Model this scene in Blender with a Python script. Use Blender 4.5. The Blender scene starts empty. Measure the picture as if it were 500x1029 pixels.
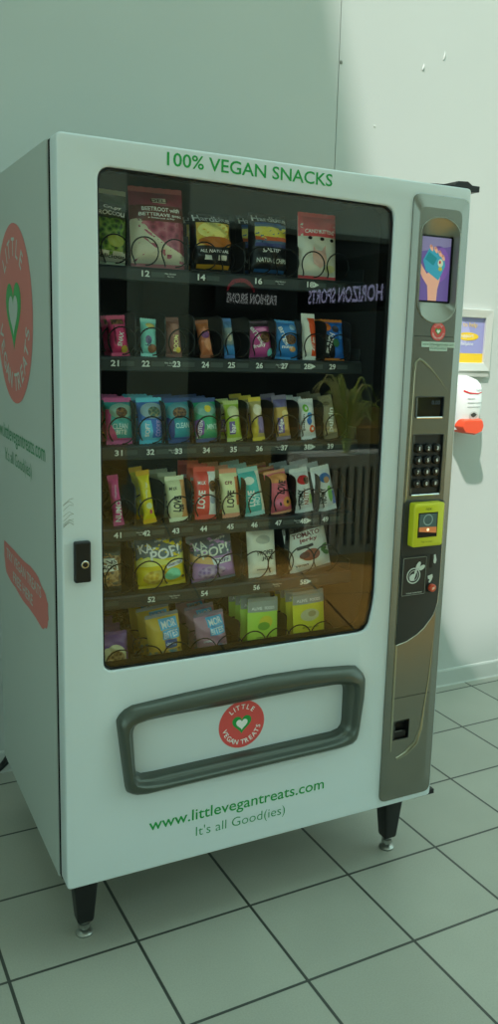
import bpy, bmesh, math, random
from mathutils import Vector, Matrix
from mathutils.geometry import tessellate_polygon
random.seed(7)
PI = math.pi
scn = bpy.context.scene
COL = scn.collection

# ------------------------------------------------------------------ materials
def lin(c):
    c = c / 255.0
    return c / 12.92 if c <= .04045 else ((c + .055) / 1.055) ** 2.4
def L3(rgb): return (lin(rgb[0]), lin(rgb[1]), lin(rgb[2]), 1)
_M = {}
def mat(rgb, rough=.5, metal=0.0, noise=0.0, scale=30, emit=0.0, spec=.5, bump=0.0, coat=0.0):
    key = (tuple(rgb), rough, metal, noise, scale, emit, spec, bump, coat)
    if key in _M: return _M[key]
    m = bpy.data.materials.new('surface'); m.use_nodes = True
    nt = m.node_tree; b = nt.nodes['Principled BSDF']
    b.inputs['Base Color'].default_value = L3(rgb)
    b.inputs['Roughness'].default_value = rough
    b.inputs['Metallic'].default_value = metal
    b.inputs['Specular IOR Level'].default_value = spec
    b.inputs['Coat Weight'].default_value = coat
    if emit:
        b.inputs['Emission Color'].default_value = L3(rgb); b.inputs['Emission Strength'].default_value = emit
    if noise or bump:
        tc = nt.nodes.new('ShaderNodeTexCoord'); n = nt.nodes.new('ShaderNodeTexNoise')
        n.inputs['Scale'].default_value = scale; n.inputs['Detail'].default_value = 5
        nt.links.new(tc.outputs['Object'], n.inputs['Vector'])
        if noise:
            r = nt.nodes.new('ShaderNodeValToRGB')
            c = L3(rgb)
            r.color_ramp.elements[0].position = .3; r.color_ramp.elements[1].position = .7
            r.color_ramp.elements[0].color = tuple(x * (1 - noise) for x in c[:3]) + (1,)
            r.color_ramp.elements[1].color = tuple(min(1, x * (1 + noise)) for x in c[:3]) + (1,)
            nt.links.new(n.outputs['Fac'], r.inputs['Fac']); nt.links.new(r.outputs['Color'], b.inputs['Base Color'])
        if bump:
            bp = nt.nodes.new('ShaderNodeBump'); bp.inputs['Strength'].default_value = bump; bp.inputs['Distance'].default_value = .002
            nt.links.new(n.outputs['Fac'], bp.inputs['Height']); nt.links.new(bp.outputs['Normal'], b.inputs['Normal'])
    _M[key] = m
    return m
def blotch(c1, c2, c3, scale=120, rough=.4):
    key = ('bl', c1, c2, c3, scale)
    if key in _M: return _M[key]
    m = bpy.data.materials.new('printed_food'); m.use_nodes = True
    nt = m.node_tree; b = nt.nodes['Principled BSDF']; b.inputs['Roughness'].default_value = rough
    tc = nt.nodes.new('ShaderNodeTexCoord'); v = nt.nodes.new('ShaderNodeTexVoronoi'); v.inputs['Scale'].default_value = scale
    r = nt.nodes.new('ShaderNodeValToRGB')
    r.color_ramp.elements[0].position = .15; r.color_ramp.elements[0].color = L3(c1)
    r.color_ramp.elements[1].position = .75; r.color_ramp.elements[1].color = L3(c3)
    e = r.color_ramp.elements.new(.45); e.color = L3(c2)
    nt.links.new(tc.outputs['Object'], v.inputs['Vector']); nt.links.new(v.outputs['Distance'], r.inputs['Fac'])
    nt.links.new(r.outputs['Color'], b.inputs['Base Color'])
    _M[key] = m
    return m
def asmat(c, rough=.38):
    return c if isinstance(c, bpy.types.Material) else mat(tuple(min(252, int(x * 1.13)) for x in c), rough)

# ------------------------------------------------------------------ mesh tools
class MB:
    def __init__(s): s.v = []; s.f = []; s.m = []; s.mats = []
    def mi(s, m):
        if m not in s.mats: s.mats.append(m)
        return s.mats.index(m)
    def add(s, verts, faces, m):
        k = len(s.v); i = s.mi(m)
        s.v += [tuple(p) for p in verts]
        for f in faces: s.f.append(tuple(k + q for q in f)); s.m.append(i)
    def box(s, x0, x1, y0, y1, z0, z1, m):
        v = [(x, y, z) for z in (z0, z1) for y in (y0, y1) for x in (x0, x1)]
        s.add(v, [(0, 2, 3, 1), (4, 5, 7, 6), (0, 1, 5, 4), (2, 6, 7, 3), (0, 4, 6, 2), (1, 3, 7, 5)], m)
    def cyl(s, p0, p1, r0, r1, m, n=20, caps=True):
        p0 = Vector(p0); p1 = Vector(p1); d = (p1 - p0).normalized()
        a = d.orthogonal().normalized(); b = d.cross(a)
        v = []
        for p, r in ((p0, r0), (p1, r1)):
            for k in range(n):
                t = 2 * PI * k / n; v.append(p + r * (math.cos(t) * a + math.sin(t) * b))
        f = [(k, (k + 1) % n, n + (k + 1) % n, n + k) for k in range(n)]
        if caps: f += [tuple(range(n - 1, -1, -1)), tuple(range(n, 2 * n))]
        s.add(v, f, m)
    def lathe(s, c, axis, prof, m, n=24):
        # prof: (distance along axis, radius)
        c = Vector(c); d = Vector(axis).normalized(); a = d.orthogonal().normalized(); b = d.cross(a)
        v = []
        for (h, r) in prof:
            for k in range(n):
                t = 2 * PI * k / n; v.append(c + h * d + r * (math.cos(t) * a + math.sin(t) * b))
        f = []
        for j in range(len(prof) - 1):
            f += [(j * n + k, j * n + (k + 1) % n, (j + 1) * n + (k + 1) % n, (j + 1) * n + k) for k in range(n)]
        f += [tuple(range(n - 1, -1, -1)), tuple(range((len(prof) - 1) * n, len(prof) * n))]
        s.add(v, f, m)
    def tube(s, pts, r, m, n=6, closed=False):
        pts = [Vector(p) for p in pts]; N = len(pts); v = []; up = None
        for i, p in enumerate(pts):
            q0 = pts[(i - 1) % N] if (closed or i) else p
            q1 = pts[(i + 1) % N] if (closed or i < N - 1) else p
            d = (q1 - q0).normalized()
            if up is None: up = d.orthogonal().normalized()
            a = (up - up.dot(d) * d).normalized(); up = a; b = d.cross(a)
            rr = r[i] if isinstance(r, (list, tuple)) else r
            for k in range(n):
                t = 2 * PI * k / n; v.append(p + rr * (math.cos(t) * a + math.sin(t) * b))
        f = []
        for i in range(N if closed else N - 1):
            j = (i + 1) % N
            f += [(i * n + k, i * n + (k + 1) % n, j * n + (k + 1) % n, j * n + k) for k in range(n)]
        if not closed: f += [tuple(range(n - 1, -1, -1)), tuple(range((N - 1) * n, N * n))]
        s.add(v, f, m)
    def loft(s, loops, m, cap_last=False, closed=True):
        n = len(loops[0]); v = [p for l in loops for p in l]; f = []
        for j in range(len(loops) - 1):
            for k in range(n if closed else n - 1):
                f.append((j * n + k, j * n + (k + 1) % n, (j + 1) * n + (k + 1) % n, (j + 1) * n + k))
        if cap_last: f.append(tuple(range((len(loops) - 1) * n, len(loops) * n)))
        s.add(v, f, m)
    def build(s, name, parent=None, smooth=False, bevel=0, origin=None, fix=True):
        me = bpy.data.meshes.new(name)
        v = s.v
        if origin: v = [(p[0] - origin[0], p[1] - origin[1], p[2] - origin[2]) for p in v]
        me.from_pydata(v, [], s.f)
        for m in s.mats: me.materials.append(m)
        me.polygons.foreach_set('material_index', s.m)
        if fix:
            bm = bmesh.new(); bm.from_mesh(me); bmesh.ops.recalc_face_normals(bm, faces=bm.faces); bm.to_mesh(me); bm.free()
        if smooth:
            me.polygons.foreach_set('use_smooth', [True] * len(me.polygons))
            try: me.set_sharp_from_angle(angle=math.radians(38))
            except Exception: pass
        o = bpy.data.objects.new(name, me); COL.objects.link(o)
        if origin: o.location = origin
        if parent: o.parent = parent
        if bevel:
            md = o.modifiers.new('b', 'BEVEL'); md.width = bevel; md.segments = 3; md.limit_method = 'ANGLE'
            md.angle_limit = math.radians(40)
        return o

def root(name, loc, label, cat, group=None):
    o = bpy.data.objects.new(name, None); o.empty_display_size = .05; COL.objects.link(o); o.location = loc
    return tag(o, label, cat, group)
def tag(o, label, cat, group=None):
    o['label'] = label; o['category'] = cat
    if group: o['group'] = group
    return o
def structure(o): o['kind'] = 'structure'; return o

def roundpoly(pts, r, seg=6):
    out = []; n = len(pts)
    for i in range(n):
        p = Vector(pts[i]); a = Vector(pts[i - 1]); b = Vector(pts[(i + 1) % n])
        rr = r[i] if isinstance(r, (list, tuple)) else r
        d0 = (a - p).normalized(); d1 = (b - p).normalized()
        ang = d0.angle(d1); t = min(rr / math.tan(ang / 2), (a - p).length * .49, (b - p).length * .49)
        if t < 1e-5 or abs(ang - PI) < .02: out.append((p.x, p.y)); continue
        s = p + d0 * t; e = p + d1 * t
        for k in range(seg + 1):
            u = k / seg; q = (1 - u) ** 2 * s + 2 * u * (1 - u) * p + u * u * e
            out.append((q.x, q.y))
    return out
def rrect(x0, x1, z0, z1, r, seg=6): return roundpoly([(x0, z0), (x1, z0), (x1, z1), (x0, z1)], r, seg)
def resample(loop, n, start=0):
    P = [Vector(p) for p in loop]; P = P[start:] + P[:start]; P.append(P[0])
    Ls = [0]
    for i in range(1, len(P)): Ls.append(Ls[-1] + (P[i] - P[i - 1]).length)
    out = []; j = 0
    for k in range(n):
        s = Ls[-1] * k / n
        while Ls[j + 1] < s: j += 1
        t = (s - Ls[j]) / max(1e-9, Ls[j + 1] - Ls[j]); q = P[j].lerp(P[j + 1], t); out.append((q.x, q.y))
    return out
def radial(loop, c, n):
    # sample a star-shaped loop at n equal angles about c
    out = []; m = len(loop)
    for k in range(n):
        t = 2 * PI * k / n; d = (math.cos(t), math.sin(t)); best = None
        for i in range(m):
            ax, az = loop[i][0] - c[0], loop[i][1] - c[1]; bx, bz = loop[(i + 1) % m][0] - c[0], loop[(i + 1) % m][1] - c[1]
            ex, ez = bx - ax, bz - az; den = d[0] * ez - d[1] * ex
            if abs(den) < 1e-12: continue
            u = (ax * ez - az * ex) / den; w = (ax * d[1] - az * d[0]) / den
            if u > 0 and -1e-6 <= w <= 1 + 1e-6 and (best is None or u > best): best = u
        out.append((c[0] + d[0] * best, c[1] + d[1] * best))
    return out

def plate(name, loops, y0, y1, m, parent=None, bevel=.0):
    """flat plate in the xz plane with holes, between depths y0 (front) and y1"""
    cu = bpy.data.curves.new(name, 'CURVE'); cu.dimensions = '2D'; cu.fill_mode = 'BOTH'
    for lp in loops:
        sp = cu.splines.new('POLY'); sp.points.add(len(lp) - 1)
        for i, (x, z) in enumerate(lp): sp.points[i].co = (x, z, 0, 1)
        sp.use_cyclic_u = True
    cu.extrude = max(1e-5, (y1 - y0) / 2 - bevel); cu.bevel_depth = bevel; cu.bevel_resolution = 3; cu.offset = -bevel
    t = bpy.data.objects.new(name, cu); COL.objects.link(t)
    dg = bpy.context.evaluated_depsgraph_get(); me = bpy.data.meshes.new_from_object(t.evaluated_get(dg))
    bpy.data.objects.remove(t); bpy.data.curves.remove(cu)
    me.name = name
    ym = (y0 + y1) / 2
    for v in me.vertices:
        x, z, h = v.co; v.co = (x, ym - h, z)
    bm = bmesh.new(); bm.from_mesh(me); bmesh.ops.remove_doubles(bm, verts=bm.verts, dist=1e-6)
    bmesh.ops.recalc_face_normals(bm, faces=bm.faces); bm.to_mesh(me); bm.free()
    me.materials.clear(); me.materials.append(m)
    me.polygons.foreach_set('use_smooth', [True] * len(me.polygons)); me.set_sharp_from_angle(angle=math.radians(30))
    o = bpy.data.objects.new(name, me); COL.objects.link(o)
    if parent: o.parent = parent
    return o

_T = {}
def glyphs(s, bold=0.0):
    key = (s, bold)
    if key in _T: return _T[key]
    cu = bpy.data.curves.new('t', 'FONT'); cu.body = s; cu.size = 1; cu.resolution_u = 3; cu.offset = bold
    t = bpy.data.objects.new('t', cu); COL.objects.link(t)
    dg = bpy.context.evaluated_depsgraph_get(); me = bpy.data.meshes.new_from_object(t.evaluated_get(dg))
    v = [(p.co.x, p.co.y) for p in me.vertices]; f = [tuple(p.vertices) for p in me.polygons]
    bpy.data.objects.remove(t); bpy.data.curves.remove(cu); bpy.data.meshes.remove(me)
    xs = [p[0] for p in v]; ys = [p[1] for p in v]
    _T[key] = (v, f, min(xs), max(xs), min(ys), max(ys))
    return _T[key]
def text2d(s, cx, cz, w, h=None, rot=0, bold=0.0):
    """text as 2-D mesh, centred on (cx,cz), w wide; h = height (None keeps the letter shape)"""
    v, f, x0, x1, y0, y1 = glyphs(s, bold)
    sx = w / (x1 - x0); sy = sx if h is None else h / (y1 - y0)
    c, sn = math.cos(rot), math.sin(rot); out = []
    for (x, y) in v:
        a = (x - (x0 + x1) / 2) * sx; b = (y - (y0 + y1) / 2) * sy
        out.append((cx + a * c - b * sn, cz + a * sn + b * c))
    return out, f
def poly2d(pts):
    tr = tessellate_polygon([[Vector((x, z, 0)) for x, z in pts]])
    return list(pts), [tuple(t) for t in tr]
def ell2d(cx, cz, rx, rz, n=28, rot=0):
    c, s = math.cos(rot), math.sin(rot)
    P = [(rx * math.cos(2 * PI * k / n), rz * math.sin(2 * PI * k / n)) for k in range(n)]
    P = [(cx + a * c - b * s, cz + a * s + b * c) for a, b in P]
    return P + [(cx, cz)], [(k, (k + 1) % n, n) for k in range(n)]
def ring2d(cx, cz, r0, r1, n=32):
    P = [(cx + r * math.cos(2 * PI * k / n), cz + r * math.sin(2 * PI * k / n)) for r in (r0, r1) for k in range(n)]
    return P, [(k, (k + 1) % n, n + (k + 1) % n, n + k) for k in range(n)]
def heart(cx, cz, s):
    P = []
    for k in range(40):
        t = 2 * PI * k / 40
        P.append((cx + s * 16 * math.sin(t) ** 3 / 16, cz + s * (13 * math.cos(t) - 5 * math.cos(2 * t) - 2 * math.cos(3 * t) - math.cos(4 * t)) / 16 + .1 * s))
    return poly2d(P)
def arctext(s, cx, cz, r, h, a0, a1, top=True, bold=.015):
    """letters along an arc from angle a0 to a1 (radians)"""
    V = []; F = []; n = len(s)
    wd = [(.55 if ch == ' ' else .38 if ch in 'I' else 1) for ch in s]; tot = sum(wd); acc = 0
    for i, ch in enumerate(s):
        t = a0 + (a1 - a0) * (acc + wd[i] / 2) / tot; acc += wd[i]
        if ch == ' ': continue
        v, f, x0, x1, y0, y1 = glyphs(ch, bold); k = h / .72
        rot = t - PI / 2 if top else t + PI / 2
        c, sn = math.cos(rot), math.sin(rot); b0 = len(V)
        px, pz = cx + r * math.cos(t), cz + r * math.sin(t)
        for (x, y) in v:
            a = (x - (x0 + x1) / 2) * k; b = (y - .36) * k
            V.append((px + a * c - b * sn, pz + a * sn + b * c))
        F += [tuple(b0 + q for q in g) for g in f]
    return V, F
def subdiv(v, f, mx):
    v = list(v); tri = []
    for g in f:
        for k in range(1, len(g) - 1): tri.append((g[0], g[k], g[k + 1]))
    for _ in range(6):
        new = []; cache = {}; ch = False
        def mid(a, b):
            k = (min(a, b), max(a, b))
            if k not in cache:
                cache[k] = len(v); v.append(((v[a][0] + v[b][0]) / 2, (v[a][1] + v[b][1]) / 2))
            return cache[k]
        def ln(a, b): return math.hypot(v[a][0] - v[b][0], v[a][1] - v[b][1])
        for (a, b, c) in tri:
            e = [(ln(a, b), a, b, c), (ln(b, c), b, c, a), (ln(c, a), c, a, b)]; e.sort(reverse=True)
            if e[0][0] > mx:
                _, p, q, r = e[0]; m = mid(p, q); new += [(p, m, r), (m, q, r)]; ch = True
            else: new.append((a, b, c))
        tri = new
        if not ch: break
    return v, tri
def paint(mb, shape, m, fn, mx=None):
    v, f = shape
    if mx: v, f = subdiv(v, f, mx)
    mb.add([fn(a, b) for a, b in v], f, m)

def logo(mb, cx, cz, r, fn, red, white, green, lay=.0004):
    """round treat badge; fn(x,z,layer) maps to 3-D"""
    paint(mb, ell2d(cx, cz, r, r, 48), red, lambda a, b: fn(a, b, 0))
    paint(mb, heart(cx, cz, r * .42), green, lambda a, b: fn(a, b, 1))
    paint(mb, heart(cx, cz + .0 * r, r * .25), white, lambda a, b: fn(a, b, 2))
    paint(mb, arctext('LITTLE', cx, cz, r * .75, r * .2, math.radians(138), math.radians(42)), white, lambda a, b: fn(a, b, 1))
    paint(mb, arctext('VEGAN TREATS', cx, cz, r * .75, r * .2, math.radians(188), math.radians(352), top=False), white, lambda a, b: fn(a, b, 1))

# ------------------------------------------------------------------ shared colours
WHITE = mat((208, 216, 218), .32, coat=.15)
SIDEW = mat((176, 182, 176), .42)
BLACK = mat((14, 15, 16), .45)
SEAL = mat((4, 4, 4), .95, spec=.05)
LINER = mat((24, 27, 28), .6)
GUN = mat((134, 133, 124), .27, .85, noise=.05, scale=4)
GUND = mat((70, 71, 66), .4, .6)
CHROME = mat((215, 216, 214), .2, 1.0)
RED = mat((220, 80, 78), .45)
GREEN = mat((16, 148, 64), .45)
DWHITE = mat((235, 236, 234), .45)

# ------------------------------------------------------------------ the setting
YW = 1.0148
def tile_mat(c1, c2, s, ang, ox, oy, grout, mortar, rough, bumpy=.15):
    m = bpy.data.materials.new('floor_tiles'); m.use_nodes = True; nt = m.node_tree; b = nt.nodes['Principled BSDF']
    tc = nt.nodes.new('ShaderNodeTexCoord'); mp = nt.nodes.new('ShaderNodeMapping'); mp.vector_type = 'TEXTURE'
    mp.inputs['Location'].default_value = (ox, oy, 0); mp.inputs['Rotation'].default_value = (0, 0, ang)
    br = nt.nodes.new('ShaderNodeTexBrick'); br.offset = 0; br.squash = 1
    br.inputs['Color1'].default_value = L3(c1); br.inputs['Color2'].default_value = L3(c2); br.inputs['Mortar'].default_value = L3(grout)
    br.inputs['Scale'].default_value = 1; br.inputs['Brick Width'].default_value = s; br.inputs['Row Height'].default_value = s
    br.inputs['Mortar Size'].default_value = mortar; br.inputs['Mortar Smooth'].default_value = .1; br.inputs['Bias'].default_value = 0
    nt.links.new(tc.outputs['Object'], mp.inputs['Vector']); nt.links.new(mp.outputs['Vector'], br.inputs['Vector'])
    n = nt.nodes.new('ShaderNodeTexNoise'); n.inputs['Scale'].default_value = 260; n.inputs['Detail'].default_value = 3
    nt.links.new(tc.outputs['Object'], n.inputs['Vector'])
    n2 = nt.nodes.new('ShaderNodeTexNoise'); n2.inputs['Scale'].default_value = 3; n2.inputs['Detail'].default_value = 4
    nt.links.new(tc.outputs['Object'], n2.inputs['Vector'])
    def rng(src, a, c):
        r = nt.nodes.new('ShaderNodeMapRange'); r.inputs['From Min'].default_value = .3; r.inputs['From Max'].default_value = .7
        r.inputs['To Min'].default_value = a; r.inputs['To Max'].default_value = c; nt.links.new(src.outputs['Fac'], r.inputs['Value']); return r
    r1 = rng(n, .93, 1.05); r2 = rng(n2, .93, 1.05)
    mu = nt.nodes.new('ShaderNodeMath'); mu.operation = 'MULTIPLY'; nt.links.new(r1.outputs[0], mu.inputs[0]); nt.links.new(r2.outputs[0], mu.inputs[1])
    vm = nt.nodes.new('ShaderNodeVectorMath'); vm.operation = 'SCALE'
    nt.links.new(br.outputs['Color'], vm.inputs[0]); nt.links.new(mu.outputs[0], vm.inputs['Scale']); nt.links.new(vm.outputs[0], b.inputs['Base Color'])
    b.inputs['Roughness'].default_value = rough
    bp = nt.nodes.new('ShaderNodeBump'); bp.inputs['Strength'].default_value = bumpy; bp.inputs['Distance'].default_value = .003; bp.invert = True
    nt.links.new(br.outputs['Fac'], bp.inputs['Height']); nt.links.new(bp.outputs['Normal'], b.inputs['Normal'])
    return m
TS = .3029; TH = .0161
FLOOR = tile_mat((170, 170, 158), (163, 163, 151), TS, TH, -.1301, .0146, (62, 66, 61), .0040, .40)
MALL = tile_mat((226, 170, 84), (210, 156, 76), .7, .25, 0, 0, (50, 44, 36), .006, .35)
mb = MB(); mb.box(-4.5, 12, -1.5, YW + .3, -.1, 0, FLOOR); structure(mb.build('floor'))
mb = MB(); mb.box(-4.5, 14, -14.2, -1.5, -.1, 0, MALL); structure(mb.build('floor_mall'))
WALLM = mat((184, 189, 184), .55, noise=.02, scale=2, bump=.05)
mb = MB()
mb.box(-4.5, 1.2165, YW, YW + .15, 0, 4.2, WALLM); mb.box(1.2195, 12, YW, YW + .15, 0, 4.2, WALLM)
mb.box(1.2165, 1.2195, YW + .004, YW + .15, 0, 4.2, mat((120, 122, 112), .7))
structure(mb.build('wall_back'))
# skirting: coved tile strip
mb = MB()
pr = [(YW, .074), (YW - .008, .072), (YW - .010, .066), (YW - .010, .006), (YW - .013, 0)]
mb.loft([[(x, y, z) for y, z in pr] for x in (-2.2, 12)], mat((184, 188, 182), .35), closed=False)
structure(mb.build('baseboard_back'))
mb = MB(); mb.box(-2.45, -2.3, -1.0, YW, 0, 4.2, WALLM); structure(mb.build('shade_wall_left'))  # unseen wall, added to darken the machine's left side
# unseen roof slab, outline shaped to shade the machine and cut the sun patches
ROOFM = mat((190, 196, 190), .7)
pts = [(-9, -13.5), (12, -13.5), (12, -6.4), (-1.5, -6.4), (-1.5, -4.9), (4.0, -4.9), (4.0, -2.23), (-1.42, -2.23), (.154, 1.015), (.154, 1.2), (-9, 1.2)]
mb = MB(); n = len(pts)
mb.add([(x, y, 6.0) for x, y in pts] + [(x, y, 6.25) for x, y in pts],
       [tuple(range(n)), tuple(range(n, 2 * n))] + [(i, (i + 1) % n, n + (i + 1) % n, n + i) for i in range(n)], ROOFM)
structure(mb.build('shading_roof'))
# shopfronts across the mall (seen in the window's reflection)
FAC = mat((30, 34, 36), .6)
mb = MB(); mb.box(-4.5, 14, -14.3, -14.0, 0, 3.46, FAC); mb.box(-4.5, 8.2, -14.0, -13.9, 1.48, 1.72, mat((110, 116, 110), .6))
mb.box(-4.5, 14, -14.0, -13.85, 3.36, 3.46, mat((120, 126, 118), .6))
mb.box(-4.5, 14, -14.3, -14.0, 3.46, 6.6, mat((232, 240, 228), .7))
structure(mb.build('wall_front'))
def sign(name, s, start, end, z, h, rgb, label, extra=None):
    """lettering running from start to end (plan points), read from the machine's side, on a dark fascia board"""
    v, f, x0, x1, y0, y1 = glyphs(s, .02); m = mat(rgb, .5, emit=1.8)
    A = Vector((start[0], start[1], 0)); Bv = Vector((end[0], end[1], 0)); d = (Bv - A); L = d.length; d = d.normalized()
    nrm = Vector((0, 0, 1)).cross(d); nrm = nrm if nrm.dot(-(A + Bv) / 2) > 0 else -nrm
    r = root(name, (A + Bv) / 2 + Vector((0, 0, z)), label, 'sign'); c = (A + Bv) / 2
    def pt(t, o, zz): return tuple(A + d * (t * L) + nrm * o - c + Vector((0, 0, zz)))
    g = MB(); V = [pt((x - x0) / (x1 - x0), .05, (y - (y0 + y1) / 2) * h / (y1 - y0)) for x, y in v]
    g.add(V, f, m)
    g.build('lettering', r, fix=False)
    if extra: g = MB(); extra(g, pt, h); g.build('red_arc', r)
    g = MB(); bo = [pt(-.15, .03, -h * 1.1), pt(1.2, .03, -h * 1.1), pt(1.2, .03, h * 2.3), pt(-.15, .03, h * 2.3)]; bb = [pt(-.15, -.06, -h * 1.1), pt(1.2, -.06, -h * 1.1), pt(1.2, -.06, h * 2.3), pt(-.15, -.06, h * 2.3)]
    g.loft([bb, bo], mat((16, 19, 22), .5), cap_last=True); g.build('fascia_board', r)
sign('shop_sign', 'HORIZON SPORTS', (5.64, -7.2), (6.01, -9.7), 2.0, .20, (200, 200, 245), 'pale HORIZON SPORTS lettering on a dark fascia, mirrored in the window')
def arc(g, pt, h):
    g.tube([pt(.72 - .27 * math.cos(t), .05, h * .45 + h * 1.3 * math.sin(t)) for t in [PI * (.05 + .9 * k / 12) for k in range(13)]], [.012 + .03 * math.sin(PI * k / 12) for k in range(13)], mat((215, 60, 80), .5, emit=.8))
sign('shop_sign', 'FASHION BRONS', (7.5, -13.8), (6.45, -13.8), 2.10, .19, (190, 195, 195), 'small FASHION BRONS lettering under a red arc, mirrored in the window', arc)
# square column
mb = MB(); CM = mat((140, 146, 134), .6)
mb.box(1.80, 2.18, -5.2, -4.8, .18, 5.98, CM); mb.box(1.76, 2.22, -5.24, -4.76, 0, .18, CM)
tag(mb.build('column', bevel=.01), 'pale square mall column, a light vertical band mirrored in the left of the window', 'column')
# planter bench with slatted front + strappy plants
pl = root('planter_box', (3.1, -3.4, 0), 'grey slatted planter box mirrored in the right of the window', 'planter')
g = MB(); PM = mat((196, 198, 186), .6)
g.box(-.75, .9, .0, .27, .0, .06, PM); g.box(-.75, .9, .0, .27, .60, .68, PM); g.box(-.75, .9, -.25, 0, 0, .68, mat((30, 31, 30), .7)); g.build('planter_body', pl)
g = MB()
for k in range(26):
    x = -.74 + k * .064; g.box(x, x + .034, .25, .28, .06, .60, PM)
g.build('slat_screen', pl)
g = MB(); g.box(-.72, .87, -.22, .24, .62, .66, mat((22, 17, 12), .95, spec=.1)); g.build('soil', pl)
for pi, (px, lab) in enumerate([(2.72, 'nearer spiky green plant in the slatted planter, mirrored left of the other'), (3.22, 'second spiky green plant in the slatted planter, mirrored nearer the window edge')]):
    g = MB(); lm = mat((190, 205, 104), .5); lm2 = mat((226, 220, 150), .5)
    for k in range(46):
        a = random.uniform(0, 2 * PI); ln_ = random.uniform(.28, .5); hh = random.uniform(.3, .62); P = []; R = []
        for j in range(9):
            t = j / 8; P.append((math.cos(a) * ln_ * t ** 1.2 * .62, math.sin(a) * ln_ * t ** 1.2 * .42, .66 + hh * math.sin(t * 2.3) * .9)); R.append(.015 * (1 - t) + .001)
        g.tube(P, R, lm if k % 3 else lm2, n=4)
    o = g.build('spiky_plant'); o.location = (px, -3.25, 0)
    tag(o, lab, 'plant', 'plants in the planter')

# wall notices
fr = root('poster_frame', (1.81, YW, 1.46), 'silver framed poster in violet and yellow on the right wall', 'poster')
FM = mat((205, 206, 200), .35, .2)
def ringprism(g, x0, x1, z0, z1, w, y0, y1, m):
    o = [(x0, z0), (x1, z0), (x1, z1), (x0, z1)]; i = [(x0 + w, z0 + w), (x1 - w, z0 + w), (x1 - w, z1 - w), (x0 + w, z1 - w)]
    g.loft([[(a, y1, b) for a, b in o], [(a, y0, b) for a, b in o], [(a, y0 + .004, b) for a, b in i], [(a, y1, b) for a, b in i]], m)
g = MB(); ringprism(g, -.165, .165, -.118, .125, .033, -.02, 0, FM); g.build('frame', fr, bevel=.002)
g = MB(); g.box(-.165, .165, -.014, 0, -.140, -.119, mat((176, 178, 170), .4)); g.build('lower_rail', fr)
g = MB(); g.box(-.134, .134, -.006, 0, -.087, .094, mat((150, 150, 200), .5))
yl = mat((235, 195, 40), .5)
g.box(-.134, .134, -.0065, -.005, -.087, -.048, yl)
fn = lambda a, b: (a, -.0070, b)
paint(g, ell2d(.05, .018, .055, .016), yl, fn)
paint(g, ell2d(.0, .03, .06, .05), mat((176, 172, 216), .5), lambda a, b: (a, -.0064, b))
paint(g, text2d('support', .045, .018, .07), DWHITE, lambda a, b: (a, -.0074, b))
paint(g, text2d('Here to help', .03, .062, .13), yl, fn); paint(g, text2d('helpline', .05, -.012, .06), DWHITE, fn)
g.build('poster_sheet', fr)
ds = root('soap_dispenser', (1.826, YW, 1.22), 'white wall soap dispenser with an orange push lever under the framed poster', 'soap dispenser')
g = MB(); WD = mat((232, 234, 232), .25)
prof = []   # side outline: rounded shell, wider at the top
def shell(z):
    t = (z + .105) / .21; w = .058 + .012 * math.sin(min(1, max(0, t)) * 2.2); d = .085 + .03 * math.sin(PI * min(1, max(0, .15 + t * .75)))
    if z > .06: q = (z - .06) / .045; k = math.sqrt(max(0.02, 1 - q * q)); w *= .35 + .65 * k; d *= .3 + .7 * k
    return w, d
loops = []
for j in range(15):
    z = -.105 + .21 * j / 14; w, d = shell(z); lp = []
    for k in range(17):
        t = PI * k / 16; c, s = math.cos(t), math.sin(t)
        lp.append((w * math.copysign(abs(c) ** .6, c), -d * abs(s) ** .55, z))
    loops.append(lp)
g.loft([[(0, 0, -.105)] * 17] + loops + [[(0, 0, .106)] * 17], WD); g.build('shell', ds, smooth=True)
g = MB(); OR = mat((238, 84, 52), .35)
lv = [(-.05, -.06), (.05, -.06), (.057, -.088), (.05, -.112), (.02, -.124), (-.04, -.116), (-.056, -.09)]
lv = roundpoly(lv, .012, 4)
g.loft([[(a, -.02, b) for a, b in lv], [(a * 1.0, -.108, b) for a, b in lv], [(a * .9, -.122, -.09 + (b + .09) * .8) for a, b in lv]], OR, cap_last=True)
g.build('push_lever', ds, smooth=True)
g = MB()
def sf(x, z):
    w, d = shell(z); c = max(-1, min(1, x / w)); s = (1 - abs(c) ** (1 / .6 * 1.0)) if abs(c) < 1 else 0
    t = math.acos(math.copysign(abs(c) ** (1 / .6), c)); return (x, -d * abs(math.sin(t)) ** .55 - .0012, z)
paint(g, poly2d([(-.045, .045), (-.02, .038), (.02, .037), (.05, .044), (.05, .047), (.02, .041), (-.02, .044), (-.045, .053)]), mat((205, 40, 50), .4), sf, .01)
gm = mat((130, 132, 130), .5)
for z, a, b in ((.018, -.03, .005), (.002, -.03, .045), (-.014, -.03, .035)): paint(g, poly2d([(a, z), (b, z), (b, z + .002), (a, z + .002)]), gm, sf, .01)
paint(g, text2d('hygiene', .03, .052, .034), gm, sf)
dk = mat((60, 62, 60), .5)
paint(g, ell2d(.004, -.046, .022, .016), mat((205, 206, 204), .4), sf, .01)
paint(g, poly2d([(-.012, -.042), (.004, -.034), (.02, -.042), (.012, -.05), (.004, -.054), (-.006, -.05)]), dk, lambda a, b: (sf(a, b)[0], sf(a, b)[1] - .0006, b), .01)
g.build('printed_front', ds)
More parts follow.
